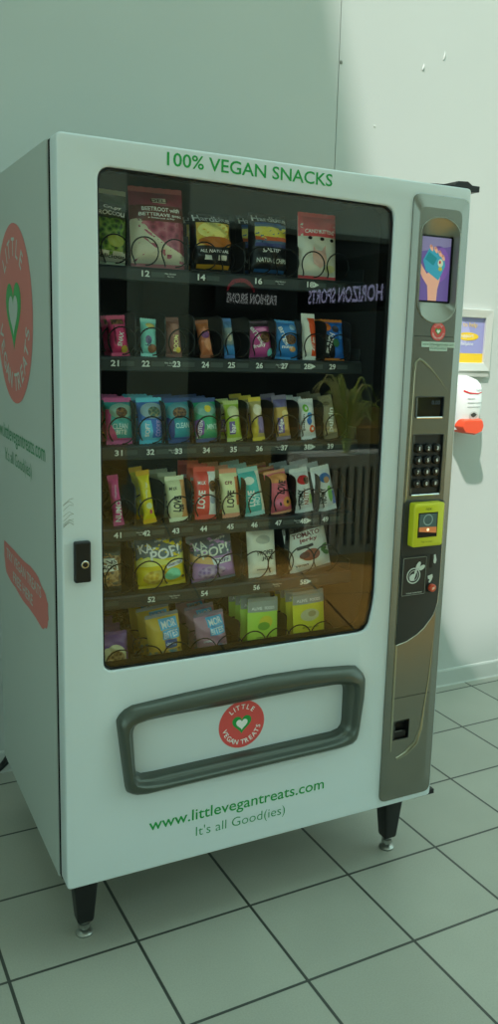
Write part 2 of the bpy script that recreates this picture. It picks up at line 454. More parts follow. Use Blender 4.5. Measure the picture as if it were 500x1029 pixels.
# small screw dots on the wall panel
for (x, z, lab) in [(1.226, 2.39, 'small screw head beside the wall panel joint, high above the machine')]:
    g = MB(); g.lathe((0, 0, 0), (0, -1, 0), [(0, .006), (.002, .0055), (.003, .003)], mat((120, 124, 112), .5, .5), 12)
    o = g.build('screw_head'); o.location = (x, YW, z); tag(o, lab, 'screw')
for (x, z, r, l, lab) in [(1.57, 2.42, .006, .022, 'lower left of two dabs of white filler on the sunlit wall'), (1.66, 2.47, .005, .03, 'upper right of two dabs of white filler on the sunlit wall'), (1.375, 2.20, .004, .006, 'tiny pale mark on the sunlit wall just above the machine')]:
    g = MB(); P = [(0, -.0, 0), (l * .12, -.0012, l * .3), (l * .2, -.0012, l * .7), (l * .22, 0, l)]
    r *= .75; g.tube(P, [r * .7, r, r * .8, r * .3], mat((196, 201, 195), .5), 8)
    o = g.build('filler_patch', smooth=True); o.location = (x, YW, z); tag(o, lab, 'filler mark')

# ------------------------------------------------------------------ the vending machine
W = 1.0199; ZB = .1988; ZT = 1.83; D = .7523
vm = root('vending_machine', (0, 0, 0), 'white glass-fronted snack vending machine with 100% VEGAN SNACKS across the top', 'vending machine')
DI = .803     # inner right wall
# cabinet shell
g = MB()
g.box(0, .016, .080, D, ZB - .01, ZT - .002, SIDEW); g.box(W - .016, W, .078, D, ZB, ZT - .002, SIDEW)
g.box(.016, W - .016, D - .016, D, ZB, ZT - .002, SIDEW); g.box(.016, W - .016, .078, D - .016, ZT - .03, ZT - .002, SIDEW); g.box(.016, W - .016, .078, D - .016, ZB, ZB + .03, SIDEW)
g.build('cabinet', vm)
g = MB()
g.box(.018, .040, .066, .70, .30, 1.79, LINER); g.box(DI, DI + .02, .066, .70, .30, 1.79, LINER); g.box(.040, DI, .68, .70, .30, 1.79, LINER)
g.box(.04, DI, .066, .68, 1.785, 1.80, LINER); g.box(.04, DI, .066, .68, .40, .42, LINER)
g.build('inner_liner', vm)
g = MB()
g.box(.008, W - .008, .056, .079, ZB + .01, ZB + .035, SEAL); g.box(.008, W - .008, .056, .079, ZT - .03, ZT - .01, BLACK)
g.box(.003, .03, .056, .0802, ZB - .005, ZT - .004, SEAL); g.box(W - .03, W - .003, .056, .079, ZB + .01, ZT - .01, SEAL)
g.build('door_seal', vm)
win = roundpoly([(.088, .7115), (.781, .714), (.7975, .80), (.7955, 1.766), (.081, 1.776)], [.024, .035, .3, .03, .03], 8)
out_t = [(.141, .623), (.275, .632), (.49, .642), (.62, .64), (.748, .629), (.775, .60), (.773, .539), (.758, .416), (.711, .410), (.423, .406), (.165, .402), (.136, .41), (.113, .599)]
in_t = [(.154, .58), (.346, .578), (.727, .583), (.727, .445), (.45, .442), (.163, .438)]
outl = roundpoly(out_t, .02, 4); inl = roundpoly(in_t, .03, 6)
CT = (.445, .515); NT = 160
OR_ = radial(outl, CT, NT); IR_ = radial(inl, CT, NT)
mid_hole = [(CT[0] + (a - CT[0]) * .95, CT[1] + (b - CT[1]) * .93) for a, b in OR_]
plate('door_panel', [roundpoly([(0, ZB), (W, ZB), (W, ZT), (0, ZT)], .012, 4), win, mid_hole, rrect(.858, .998, .25, 1.78, .01, 3)], 0, .056, WHITE, vm, .0045)
# window gasket and glass
wc = (.44, 1.24); NW = 200
wo = radial(win, wc, NW); wi = []
for a, b in wo:
    wi.append((wc[0] + (a - wc[0]) * .991, wc[1] + (b - wc[1]) * .994))
g = MB(); g.loft([[(a, .007, b) for a, b in wo], [(a, .005, b) for a, b in wi], [(a, .016, b) for a, b in wi], [(a, .016, b) for a, b in wo]], BLACK)
wl = [(wc[0] + (a - wc[0]) * .998, wc[1] + (b - wc[1]) * .9985) for a, b in wo]
g.loft([[(a, .014, b) for a, b in wl], [(a, .058, b) for a, b in wl]], SEAL)
g.build('window_gasket', vm, smooth=True)
gl = bpy.data.materials.new('window_glass'); gl.use_nodes = True; nt = gl.node_tree; nt.nodes.clear()
outn = nt.nodes.new('ShaderNodeOutputMaterial'); mx = nt.nodes.new('ShaderNodeMixShader'); tr = nt.nodes.new('ShaderNodeBsdfTransparent'); gs = nt.nodes.new('ShaderNodeBsdfGlossy')
tr.inputs['Color'].default_value = (.97, .99, .98, 1); gs.inputs['Roughness'].default_value = .0; gs.inputs['Color'].default_value = (1, 1, 1, 1)
ge = nt.nodes.new('ShaderNodeNewGeometry'); dt = nt.nodes.new('ShaderNodeVectorMath'); dt.operation = 'DOT_PRODUCT'
nt.links.new(ge.outputs['Normal'], dt.inputs[0]); nt.links.new(ge.outputs['Incoming'], dt.inputs[1])
def mth(op, a, b=None):
    n_ = nt.nodes.new('ShaderNodeMath'); n_.operation = op
    for i, x in enumerate((a, b)):
        if x is None: continue
        if isinstance(x, (int, float)): n_.inputs[i].default_value = x
        else: nt.links.new(x, n_.inputs[i])
    return n_.outputs[0]
F0 = .038
ab = mth('ABSOLUTE', dt.outputs['Value']); om = mth('SUBTRACT', 1.0, ab); p5 = mth('POWER', om, 5.0); fr_ = mth('ADD', mth('MULTIPLY', p5, 1 - F0), F0)
nt.links.new(fr_, mx.inputs[0]); nt.links.new(tr.outputs[0], mx.inputs[1]); nt.links.new(gs.outputs[0], mx.inputs[2]); nt.links.new(mx.outputs[0], outn.inputs['Surface'])
g = MB()
wg = [(wc[0] + (a - wc[0]) * .996, wc[1] + (b - wc[1]) * .997) for a, b in wo]
k = len(wg)
g.add([(a, .009, b) for a, b in wg] + [(a, .013, b) for a, b in wg], [tuple(range(k)), tuple(range(k, 2 * k))] + [(i, (i + 1) % k, k + (i + 1) % k, k + i) for i in range(k)], gl)
g.build('window_glass', vm)
# delivery tray surround
def lerp2(A, B, t): return [(a[0] + (b[0] - a[0]) * t, a[1] + (b[1] - a[1]) * t) for a, b in zip(A, B)]
g = MB(); lps = []
for t, y in ((0, .004), (.02, -.008), (.10, -.019), (.28, -.026), (.5, -.027), (.62, -.022), (.68, -.012), (.74, -.010), (.9, -.004), (1.0, .006), (1.0, .034)):
    lps.append([(a, y, b) for a, b in lerp2(OR_, IR_, t)])
SUR = mat((84, 90, 82), .3, .45)
g.loft(lps, SUR); g.build('tray_surround', vm, smooth=True)
fl = plate('delivery_flap', [[(CT[0] + (a - CT[0]) * 1.015, CT[1] + (b - CT[1]) * 1.05) for a, b in IR_]], .022, .034, WHITE, vm, .0)
g = MB(); logo(g, .438, .5135, .0615, lambda a, b, l: (a, .0215 - .0005 * l, b), RED, DWHITE, GREEN); o = g.build('round_logo', fl, fix=False); 
# decals on the front
g = MB(); paint(g, text2d('100% VEGAN SNACKS', .4225, 1.8055, .394, .027, bold=.012), GREEN, lambda a, b: (a, -.0006, b)); g.build('top_lettering', vm, fix=False)
g = MB(); paint(g, text2d('www.littlevegantreats.com', .431, .309, .476, .038, bold=.008), GREEN, lambda a, b: (a, -.0006, b)); g.build('web_address', vm, fix=False)
g = MB(); paint(g, text2d("It's all Good(ies)", .434, .264, .244, .033, bold=-.006), mat((60, 150, 95), .45), lambda a, b: (a, -.0006, b)); g.build('slogan', vm, fix=False)
# decals on the left side (facing -x): u runs towards the viewer's right = -y
XS = -.0006
def sd(a, b, l=0): return (XS - .0005 * l, .45 - a, b)
REDS = mat((200, 104, 98), .5)
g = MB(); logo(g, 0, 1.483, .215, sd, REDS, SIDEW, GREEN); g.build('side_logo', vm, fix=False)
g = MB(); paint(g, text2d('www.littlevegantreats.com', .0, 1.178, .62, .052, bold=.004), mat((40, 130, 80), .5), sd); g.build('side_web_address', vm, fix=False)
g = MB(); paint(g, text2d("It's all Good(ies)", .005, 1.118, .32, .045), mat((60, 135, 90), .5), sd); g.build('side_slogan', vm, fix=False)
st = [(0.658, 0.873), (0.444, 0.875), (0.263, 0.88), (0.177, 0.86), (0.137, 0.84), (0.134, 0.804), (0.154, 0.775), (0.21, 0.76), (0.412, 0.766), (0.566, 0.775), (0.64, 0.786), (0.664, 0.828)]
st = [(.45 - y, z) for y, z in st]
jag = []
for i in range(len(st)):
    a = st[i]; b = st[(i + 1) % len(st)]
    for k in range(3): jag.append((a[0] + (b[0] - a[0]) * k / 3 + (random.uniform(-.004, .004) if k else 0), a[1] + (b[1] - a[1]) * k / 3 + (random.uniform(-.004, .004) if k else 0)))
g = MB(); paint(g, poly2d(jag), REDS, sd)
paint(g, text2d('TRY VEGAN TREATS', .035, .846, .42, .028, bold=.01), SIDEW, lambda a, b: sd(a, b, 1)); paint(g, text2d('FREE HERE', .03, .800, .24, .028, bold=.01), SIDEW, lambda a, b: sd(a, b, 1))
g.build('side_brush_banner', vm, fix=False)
# lock on the left of the door
lk = MB(); lk.box(.0225, .0575, -.016, 0, .926, 1.0155, BLACK); lk = lk.build('lock_housing', vm, bevel=.004)
g = MB(); g.lathe((.043, -.015, .967), (0, -1, 0), [(0, .0085), (.006, .0085), (.007, .0075), (.007, .0055), (.004, .005)], CHROME, 24)
g.lathe((.043, -.016, .967), (0, -1, 0), [(0, .005), (.006, .0045)], BLACK, 12); g.build('lock_cylinder', lk, smooth=True)
# scuff where the door has been opened
g = MB()
for k in range(9):
    z = 1.055 + random.uniform(-.012, .05); a = random.uniform(.2, 1.0)
    p = [(.003 + .022 * t, -.0004, z + .02 * math.sin(a + t * 2) * t) for t in (0, .3, .6, 1)]
    g.tube(p, .00035, mat((120, 126, 112), .6), 3)
g.build('scratches', vm)
# feet
for (lx, ly) in ((.065, .105), (.950, .095), (.13, .66), (.90, .66)):
    g = MB()
    def sq(h, z): return [(lx + a, ly + b, z) for a, b in roundpoly([(-h, -h), (h, -h), (h, h), (-h, h)], h * .3, 3)]
    g.loft([sq(.031, ZB + .002), sq(.029, .15), sq(.020, .045), sq(.018, .04)], BLACK, cap_last=True)
    leg = g.build('leg', vm, smooth=True)
    g = MB(); g.lathe((lx, ly, 0), (0, 0, 1), [(0, .021), (.005, .022), (.010, .018), (.013, .009), (.018, .009), (.019, .015), (.030, .015), (.031, .010), (.042, .010)], mat((160, 162, 156), .3, .9), 18)
    g.build('levelling_foot', leg, smooth=True)
# hinges
g = MB(); g.loft([[(a, y, b) for a, b in ((.90, ZT), (.915, ZT + .006), (.99, ZT + .010), (1.0, ZT + .020), (1.03, ZT + .022), (1.045, ZT + .014), (1.068, ZT + .014), (1.068, ZT), (1.03, ZT - .004), (1.02, ZT))] for y in (.03, .10)], BLACK, cap_last=True)
g.add([(a, .03, b) for a, b in ((.90, ZT), (.915, ZT + .006), (.99, ZT + .010), (1.0, ZT + .020), (1.03, ZT + .022), (1.045, ZT + .014), (1.068, ZT + .014), (1.068, ZT), (1.03, ZT - .004), (1.02, ZT))], [tuple(range(10))], BLACK)
g.build('top_hinge', vm)
g = MB(); g.box(.97, 1.05, .02, .07, ZB - .012, ZB + .001, BLACK); g.cyl((1.04, .045, ZB - .02), (1.04, .045, ZB), .012, .012, BLACK); g.build('bottom_hinge', vm)

# ---- control panel
PO = rrect(.845, 1.0135, .217, 1.803, .022, 6); YF = -.014
PIr = [(.868, .25), (.996, .25), (.996, 1.775), (.868, 1.775)]
PIr = roundpoly(PIr, [.03, .03, .02, .02], 6)
g = MB(); g.loft([[(a, .002, b) for a, b in PO], [(a, -.004, b) for a, b in PO], [(a, YF, b) for a, b in PIr]], GUN)
PY = YF - .0
arch = [(.874, 1.553)] + [(.934 + .060 * math.cos(t), 1.553 + .052 * math.sin(t)) for t in [PI + PI * k / 14 for k in range(1, 14)]] + [(.994, 1.553), (.994, 1.712)] + [(.934 + .060 * math.cos(t), 1.712 + .042 * math.sin(t)) for t in [PI * k / 14 for k in range(1, 14)]] + [(.874, 1.712)]
disp = rrect(.890, .976, 1.266, 1.318, .004, 3); keyp = rrect(.888, .982, 1.066, 1.222, .004, 3); coin = rrect(.880, .932, .390, .446, .003, 3)
panel = plate('control_panel', [PIr, arch, disp, keyp, coin], YF, YF + .006, GUN, vm, 0)
me = g.build('x', None, smooth=True)
# join chamfer into the panel mesh
bm = bmesh.new(); bm.from_mesh(panel.data); bm.from_mesh(me.data); bm.to_mesh(panel.data); bm.free(); bpy.data.objects.remove(me)
panel.data.polygons.foreach_set('use_smooth', [True] * len(panel.data.polygons)); panel.data.set_sharp_from_angle(angle=math.radians(25))
# screen recess + screen
sr = rrect(.8745, .989, 1.552, 1.713, .002, 2); sc_c = (.933, 1.633)
A = radial(arch, sc_c, 96); B = radial(sr, sc_c, 96)
g = MB(); g.loft([[(a, YF + .001, b) for a, b in A], [(a, YF + .016, b) for a, b in lerp2(A, B, .85)], [(a, YF + .020, b) for a, b in B]], mat((140, 140, 128), .3, .6)); g.build('screen_recess', panel, smooth=True)
yS = YF + .019
def E(c, s=.75): return mat(c, .3, emit=s)
g = MB(); g.box(.8745, .989, yS, yS + .004, 1.552, 1.713, mat((10, 10, 16), .2))
pur = E((104, 82, 150), .35)
paint(g, poly2d([(.876, 1.556), (.981, 1.556), (.981, 1.709), (.876, 1.709)]), pur, lambda a, b: (a, yS - .0004, b))
f3 = lambda l: (lambda a, b: (a, yS - .0004 - .0003 * l, b))
paint(g, ell2d(.945, 1.645, .034, .044), E((126, 84, 168), .3), f3(1))
paint(g, poly2d([(.876, 1.67), (.981, 1.69), (.981, 1.709), (.876, 1.709)]), E((132, 122, 166), .3), f3(1))
skin = E((218, 160, 138), .35); skd = E((190, 126, 108), .3)
paint(g, poly2d([(.919, 1.556), (.945, 1.556), (.9465, 1.585), (.952, 1.605), (.954, 1.63), (.925, 1.632), (.912, 1.62), (.897, 1.638), (.886, 1.655), (.881, 1.652), (.884, 1.635), (.899, 1.61), (.915, 1.592)]), skin, f3(2))
paint(g, poly2d([(.908, 1.628), (.948, 1.606), (.966, 1.642), (.962, 1.662), (.918, 1.686), (.898, 1.652)]), E((52, 142, 168), .4), f3(3))
paint(g, poly2d([(.904, 1.655), (.93, 1.641), (.94, 1.659), (.915, 1.674)]), E((20, 120, 130), .4), f3(4))
paint(g, ell2d(.951, 1.648, .008, .010), E((200, 205, 180), .3), f3(4)); paint(g, ell2d(.949, 1.650, .003, .004), E((190, 40, 60), .3), f3(5)); paint(g, ell2d(.951, 1.634, .006, .005), E((170, 170, 70), .3), f3(5))
for k, (x, z) in enumerate(((.921, 1.683), (.935, 1.679), (.948, 1.671), (.958, 1.662))):
    paint(g, ell2d(x, z, .0045, .0085, rot=.5), skin, f3(5)); paint(g, ell2d(x - .001, z + .004, .003, .003), skd, f3(6))
g.build('touch_screen', panel, fix=False)
# seams, ridge and grooves
g = MB()
for z in (1.468, .512):
    g = MB(); g.box(.873, .992, YF - .0005, YF + .01, z - .0009, z + .0009, GUND); g.build('panel_seam', panel)
RIM = mat((176, 172, 150), .25, .9)
g = MB()
P = [(.876, YF, .36 + .0), (.874, YF, .5), (.873, YF, .8), (.875, YF, 1.1), (.878, YF, 1.38), (.882, YF, 1.404), (.892, YF, 1.412), (.905, YF, 1.406), (.93, YF, 1.388), (.96, YF, 1.36), (.985, YF, 1.332)]
g.tube(P, [.0022, .0032, .0032, .0032, .0032, .0035, .0038, .0032, .0025, .0016, .0006], RIM, 8); g.build('raised_ridge', panel, smooth=True)
g = MB()
P = [(.895, YF - .0, .335), (.925, YF, .345), (.958, YF, .37), (.972, YF, .41), (.978, YF, .47), (.988, YF, .56), (.993, YF, .66)]
g.tube(P, [.0035, .006, .0065, .005, .003, .0022, .001], RIM, 8); g.build('lower_groove', panel, smooth=True)
# badge + web label on the panel
g = MB(); logo(g, .9435, 1.4805, .0225, lambda a, b, l: (a, YF - .0010 - .0004 * l, b), RED, DWHITE, GREEN)
LB = mat((196, 214, 202), .45)
paint(g, poly2d([(.895, 1.442), (.998, 1.442), (.998, 1.455), (.895, 1.455)]), LB, lambda a, b: (a, YF - .0010, b))
paint(g, poly2d([(.92, 1.433), (.975, 1.433), (.975, 1.443), (.92, 1.443)]), LB, lambda a, b: (a, YF - .0010, b))
paint(g, text2d('www.littlevegantreats.com', .946, 1.4485, .096, .009), mat((30, 90, 60), .5), lambda a, b: (a, YF - .0015, b))
paint(g, text2d("It's all Good(ies)", .947, 1.4385, .048, .007), mat((30, 90, 60), .5), lambda a, b: (a, YF - .0015, b))
g.build('logo_sticker', panel, fix=False)
# display
def tray_box(name, x0, x1, z0, z1, depth, m, rim, par):
    g = MB(); a, b = YF + .001, YF + depth
    v = [(x0, a, z0), (x1, a, z0), (x1, a, z1), (x0, a, z1), (x0, b, z0), (x1, b, z0), (x1, b, z1), (x0, b, z1)]
    g.add(v, [(0, 1, 5, 4), (1, 2, 6, 5), (2, 3, 7, 6), (3, 0, 4, 7), (4, 5, 6, 7)], m); o = g.build(name, par)
    if rim:
        g = MB(); g.tube([(p[0], YF - .0008, p[1]) for p in rrect(x0, x1, z0, z1, .004, 3)], .0014, rim, 6, closed=True); g.tube([(x0 + .004, YF - .001, z0 - .001), (x1 - .003, YF - .001, z0 - .001)], .0024, CHROME, 6); g.build(name + '_rim', par, smooth=True)
    return o
tray_box('price_display', .890, .976, 1.266, 1.318, .005, mat((12, 16, 24), .12), GUND, panel)
g = MB(); paint(g, text2d('0.00', .955, 1.303, .026, .010), mat((60, 74, 84), .4, emit=.2), lambda a, b: (a, YF + .004, b)); g.build('display_digits', panel, fix=False)
kp = tray_box('keypad', .888, .982, 1.066, 1.222, .005, mat((24, 25, 26), .5), GUND, panel)
# keypad moves to the panel as a part of its own kind; keys sit on it
KEYM = mat((20, 21, 22), .28)
for r, row in enumerate(('123', '456', '789', '*0#')):
    for c, ch in enumerate(row):
        x = .906 + c * .0285; z = 1.187 - r * .0305
        g = MB(); g.lathe((x, YF + .004, z), (0, -1, 0), [(0, .0118), (.006, .0115), (.0085, .0098), (.0092, .006)], KEYM, 20)
        paint(g, text2d(ch, x, z, .0055 if ch != '1' else .003, .0095, bold=.03), DWHITE, lambda a, b: (a, YF - .0058, b))
        g.build('key', kp, smooth=True, fix=False)
# dark payment plate
pp = roundpoly([(.8705, .665), (.905, .672), (.955, .700), (.992, .745), (.999, .80), (.999, 1.050), (.8705, 1.054)], [.001, .02, .05, .05, .02, .014, .014], 5)
plate('payment_plate', [pp], YF - .004, YF + .001, mat((44, 46, 44), .5), panel, .0012)
g = MB(); P = [(.872, YF - .002, .664), (.905, YF - .002, .671), (.935, YF - .002, .685), (.958, YF - .002, .701), (.985, YF - .002, .733), (.998, YF - .002, .768), (1.0005, YF - .002, .82), (1.0005, YF - .002, 1.04)]
g.tube(P, [.0022] * 4 + [.002, .0016, .001, .0008], CHROME, 8); g.build('bright_edge', panel, smooth=True)
# card reader (lime box)
y0 = YF - .004
LIME = mat((205, 204, 36), .42)
cr = MB(); lo = rrect(.887, .981, .934, 1.048, .006, 3); li = rrect(.890, .977, .939, 1.043, .006, 3)
cr.loft([[(a, y0, b) for a, b in lo], [(a, y0 - .021, b) for a, b in lo], [(a, y0 - .024, b) for a, b in li]], LIME, cap_last=True)
cr = cr.build('card_reader', panel, smooth=True)
g = MB(); ys = y0 - .0245
paint(g, poly2d([(.917, .952), (.978, .952), (.978, 1.017), (.917, 1.017)]), mat((18, 22, 24), .15), lambda a, b: (a - .018, ys, b + .007))
paint(g, poly2d([(.920, .978), (.975, .978), (.975, 1.014), (.920, 1.014)]), mat((70, 92, 90), .2, emit=.12), lambda a, b: (a - .018, ys - .0005, b + .007))
paint(g, ring2d(.947, .998, .012, .015), mat((120, 146, 140), .3, emit=.2), lambda a, b: (a - .018, ys - .0009, b + .007))
paint(g, poly2d([(.920, .968), (.975, .962), (.975, .978), (.920, .980)]), mat((200, 118, 70), .3, emit=.25), lambda a, b: (a - .018, ys - .0009, b + .007))
paint(g, ell2d(.948, .972, .004, .004), mat((250, 220, 180), .3, emit=.8), lambda a, b: (a - .018, ys - .0012, b + .007))
paint(g, text2d('Tap to pay', .947, .940, .036, .005), mat((80, 90, 20), .5), lambda a, b: (a - .018, ys, b + .007))
paint(g, text2d('nax', .948, 1.026, .018, .006), mat((80, 90, 20), .5), lambda a, b: (a - .018, ys, b + .007))
g.build('reader_screen', cr, fix=False)
# note acceptor panel with leaf emblem
g = MB(); g.box(.8725, .952, y0 - .003, y0, .796, .905, mat((34, 36, 35), .45)); nb = g.build('note_panel', panel, bevel=.001)
g = MB(); lg = mat((140, 146, 138), .4, .3); lw = mat((205, 212, 205), .45)
g.tube([(a, y0 - .0035, b) for a, b in rrect(.876, .9485, .800, .901, .003, 3)], .0008, lg, 5, closed=True)
q = lambda a, b: (a, y0 - .0036, b)
paint(g, ring2d(.910, .852, .0185, .0215), lw, q); paint(g, ring2d(.910, .852, .0125, .0140), lw, q)
paint(g, ell2d(.923, .878, .006, .012, rot=-.5), lw, lambda a, b: (a, y0 - .0040, b)); paint(g, ell2d(.935, .872, .011, .006, rot=.45), lw, lambda a, b: (a, y0 - .0040, b))
paint(g, poly2d([(.905, .838), (.912, .840), (.922, .870), (.916, .872)]), lw, lambda a, b: (a, y0 - .0040, b)); paint(g, ell2d(.906, .848, .008, .010, rot=-.6), lw, lambda a, b: (a, y0 - .0042, b))
paint(g, text2d('insert notes here', .915, .806, .05, .005), lw, q)
g.build('leaf_emblem', nb, fix=False)
g = MB(); g.box(.9625, .9705, y0 - .0008, y0, .868, .905, mat((6, 6, 6), .5)); g.build('coin_slot', panel)
g = MB(); pf = lambda a, b: (a, y0 - .0008, b)
paint(g, poly2d([(.975, .88), (.981, .878), (.984, .888), (.981, .897), (.979, .904), (.974, .902), (.975, .894), (.974, .887)]), lw, pf); g.build('coin_slot_icon', panel, fix=False)
g = MB(); paint(g, poly2d([(.958, .846), (.973, .850), (.975, .842), (.971, .832), (.966, .826), (.962, .829), (.965, .836), (.960, .838)]), lw, pf); g.build('return_icon', panel, fix=False)
g = MB(); g.lathe((.969, y0, .814), (0, -1, 0), [(0, .0135), (.003, .0135), (.004, .0115)], BLACK, 24)
g.lathe((.970, y0 - .003, .814), (0, -1, 0), [(0, .0105), (.008, .0105), (.010, .008)], mat((205, 72, 42), .35), 20)
paint(g, poly2d([(.966, .809), (.974, .812), (.974, .819), (.966, .816)]), mat((235, 190, 170), .5), lambda a, b: (a, y0 - .0135, b)); g.build('coin_return_button', panel, smooth=True, fix=False)
# coin return
tray_box('coin_return', .880, .932, .390, .446, .022, mat((8, 8, 8), .5), None, panel)
g = MB(); g.box(.884, .928, YF + .008, YF + .012, .392, .410, BLACK); g.box(.886, .915, YF + .006, YF + .009, .410, .412, mat((90, 92, 88), .4)); g.build('return_flap', panel)

# the control panel stands proud of the door: settle its fittings to their true positions on that face
def settle(o):
    for v in o.data.vertices:
        if o is panel and v.co.y > YF + .0059: continue
        v.co.x -= .0105; v.co.z += (1.46 - v.co.z) * .0077
    for c in o.children: settle(c)
settle(panel)
g = MB(); g.tube([(a - .0105, YF, b + (1.46 - b) * .0077) for a, b in arch], .0016, mat((150, 150, 138), .3, .7), 6, closed=True); g.build('screen_bezel', panel, smooth=True)

# ------------------------------------------------------------------ trays
SH = {1: 1.596, 2: 1.400, 3: 1.200, 4: 1.010, 5: .848, 6: .637}
TRAYM = mat((38, 44, 46), .5)
DIVM = mat((13, 15, 16), .5)
LIPM = mat((34, 42, 44), .4)
LABM = mat((64, 74, 72), .4)
NUMW = mat((225, 230, 226), .5)
def coil_mesh(r, turns, pitch):
    g = MB(); P = []
    for t in range(turns):
        for k in range(24):
            u = k / 24
            a = -PI / 2 + 2 * PI * u
            y = pitch * (t + (0 if u < .86 else (u - .86) / .14)) + .006 * u * (u < .86) + (.006 if u >= .86 else 0) * (1 - (u - .86) / .14)
            P.append((r * math.cos(a), y, r * math.sin(a)))
    g.tube(P, .0017, mat((22, 25, 26), .3, .6), 6)
    o = g.build('coil', None, smooth=True, fix=True); return o
coilA = coil_mesh(.0305, 8, .055); coilB = coil_mesh(.0355, 7, .062)
usedA = usedB = False
labels = {1: {'12': .217, '14': .349, '16': .493, '18': .632}, 2: {'21': .147, '22': .218, '23': .291, '24': .362, '25': .428, '26': .501, '27': .569, '28': .632, '29': .704},
          3: {'31': .155, '32': .230, '33': .298, '34': .368, '35': .438, '36': .507, '37': .576, '38': .641, '39': .708},
          4: {'41': .152, '42': .221, '43': .293, '44': .364, '45': .434, '46': .499, '47': .566, '48': .637, '49': .702},
          5: {'50': .11, '52': .234, '54': .369, '56': .510, '58': .644}, 6: {'60': .10, '62': .234, '64': .369, '66': .510, '68': .644}}
coilx = {1: [.085, .153, .221, .291, .363, .433, .505, .575, .647, .717], 2: [.168, .2385, .309, .38, .4505, .521, .5915, .662, .7325], 3: None, 4: None,
         5: [.092, .163, .233, .306, .375, .446, .513, .585, .646, .718], 6: [.092, .163, .233, .306, .375, .446, .513, .585, .646, .718]}
for r in range(1, 7):
    z = SH[r]
    g = MB(); g.box(.056, .790, .116, .62, z - .006, z - .002, TRAYM); g.box(.056, .060, .116, .62, z - .002, z + .03, TRAYM); g.box(.786, .790, .116, .62, z - .002, z + .03, TRAYM)
    # rolled front lip
    g.loft([[(x, y, zz) for y, zz in ((.118, z - .001), (.113, z - .002), (.110, z - .006), (.108, z - .030), (.112, z - .033), (.118, z - .031))] for x in (.054, .792)], LIPM, closed=True)
    tray = g.build('product_tray', vm)
    for s, x in labels[r].items():
        g = MB(); fl_ = lambda a, b: (a, .1068 , b)
        g.box(x - .004, x + .047, .1085, .112, z - .0265, z - .0045, mat((30, 37, 38), .4))
        g.box(x + .014, x + .045, .1078, .110, z - .0215, z - .0105, LABM)
        paint(g, text2d(s, x, z - .0155, .0185, .0135, bold=.03), NUMW, lambda a, b: (a, .1060, b))
        if s in ('12', '16', '22', '26', '32', '36', '41', '47', '52', '56'):
            paint(g, text2d('Make Selection', x + .058, z - .013, .026, .004), NUMW, lambda a, b: (a, .1070, b)); paint(g, text2d('Then Pay', x + .058, z - .019, .016, .0035), NUMW, lambda a, b: (a, .1070, b))
        if s[1] == '8':
            paint(g, poly2d([(x + .008, z - .008), (x + .024, z - .0155), (x + .008, z - .023), (x + .011, z - .0155)]), NUMW, lambda a, b: (a, .1060, b))
        g.build('price_label', tray, fix=False)
    xs = coilx[r] or coilx[2]
    for x in xs:
        big = r in (5, 6)
        src = coilB if big else coilA
        if (big and not usedB) or (not big and not usedA):
            c = src
            if big: usedB = True
            else: usedA = True
        else: c = src.copy(); COL.objects.link(c)
        c.parent = tray; c.location = (x, .119, z + (.0385 if big else .0335))
    if r in (2, 3, 4):
        dx = [.2035 + .0705 * k - .002 for k in range(8)] + [.7675]
        for x in dx:
            g = MB(); pr = roundpoly([(0, 0), (.44, 0), (.44, .07), (.03, .098), (-.006, .092), (-.006, .01)], [.0, 0, 0, .02, .02, .004], 4)
            o_ = [(x - .0015, .135 + a, z + b) for a, b in pr]; o2 = [(x + .0015, .135 + a, z + b) for a, b in pr]
            g.loft([o_, o2], DIVM); g.add(o_, [tuple(range(len(o_)))], DIVM); g.add(o2, [tuple(range(len(o2)))], DIVM)
            g.build('divider', tray)
    else:
        for x in ((.327, .469, .611) if r == 1 else (.27 - .0705 + .0, .340, .479, .614)):
            hh = .10 if r != 1 else .075
            if r == 5 and x > .6: hh = .132
            g = MB(); pr = roundpoly([(0, 0), (.44, 0), (.44, .05), (.02, hh), (0, hh)], [.0, 0, 0, .01, .012], 4)
            o_ = [(x - .0015, .135 + a, z + b) for a, b in pr]; o2 = [(x + .0015, .135 + a, z + b) for a, b in pr]
            g.loft([o_, o2], DIVM); g.add(o_, [tuple(range(len(o_)))], DIVM); g.add(o2, [tuple(range(len(o2)))], DIVM)
            g.build('divider', tray)

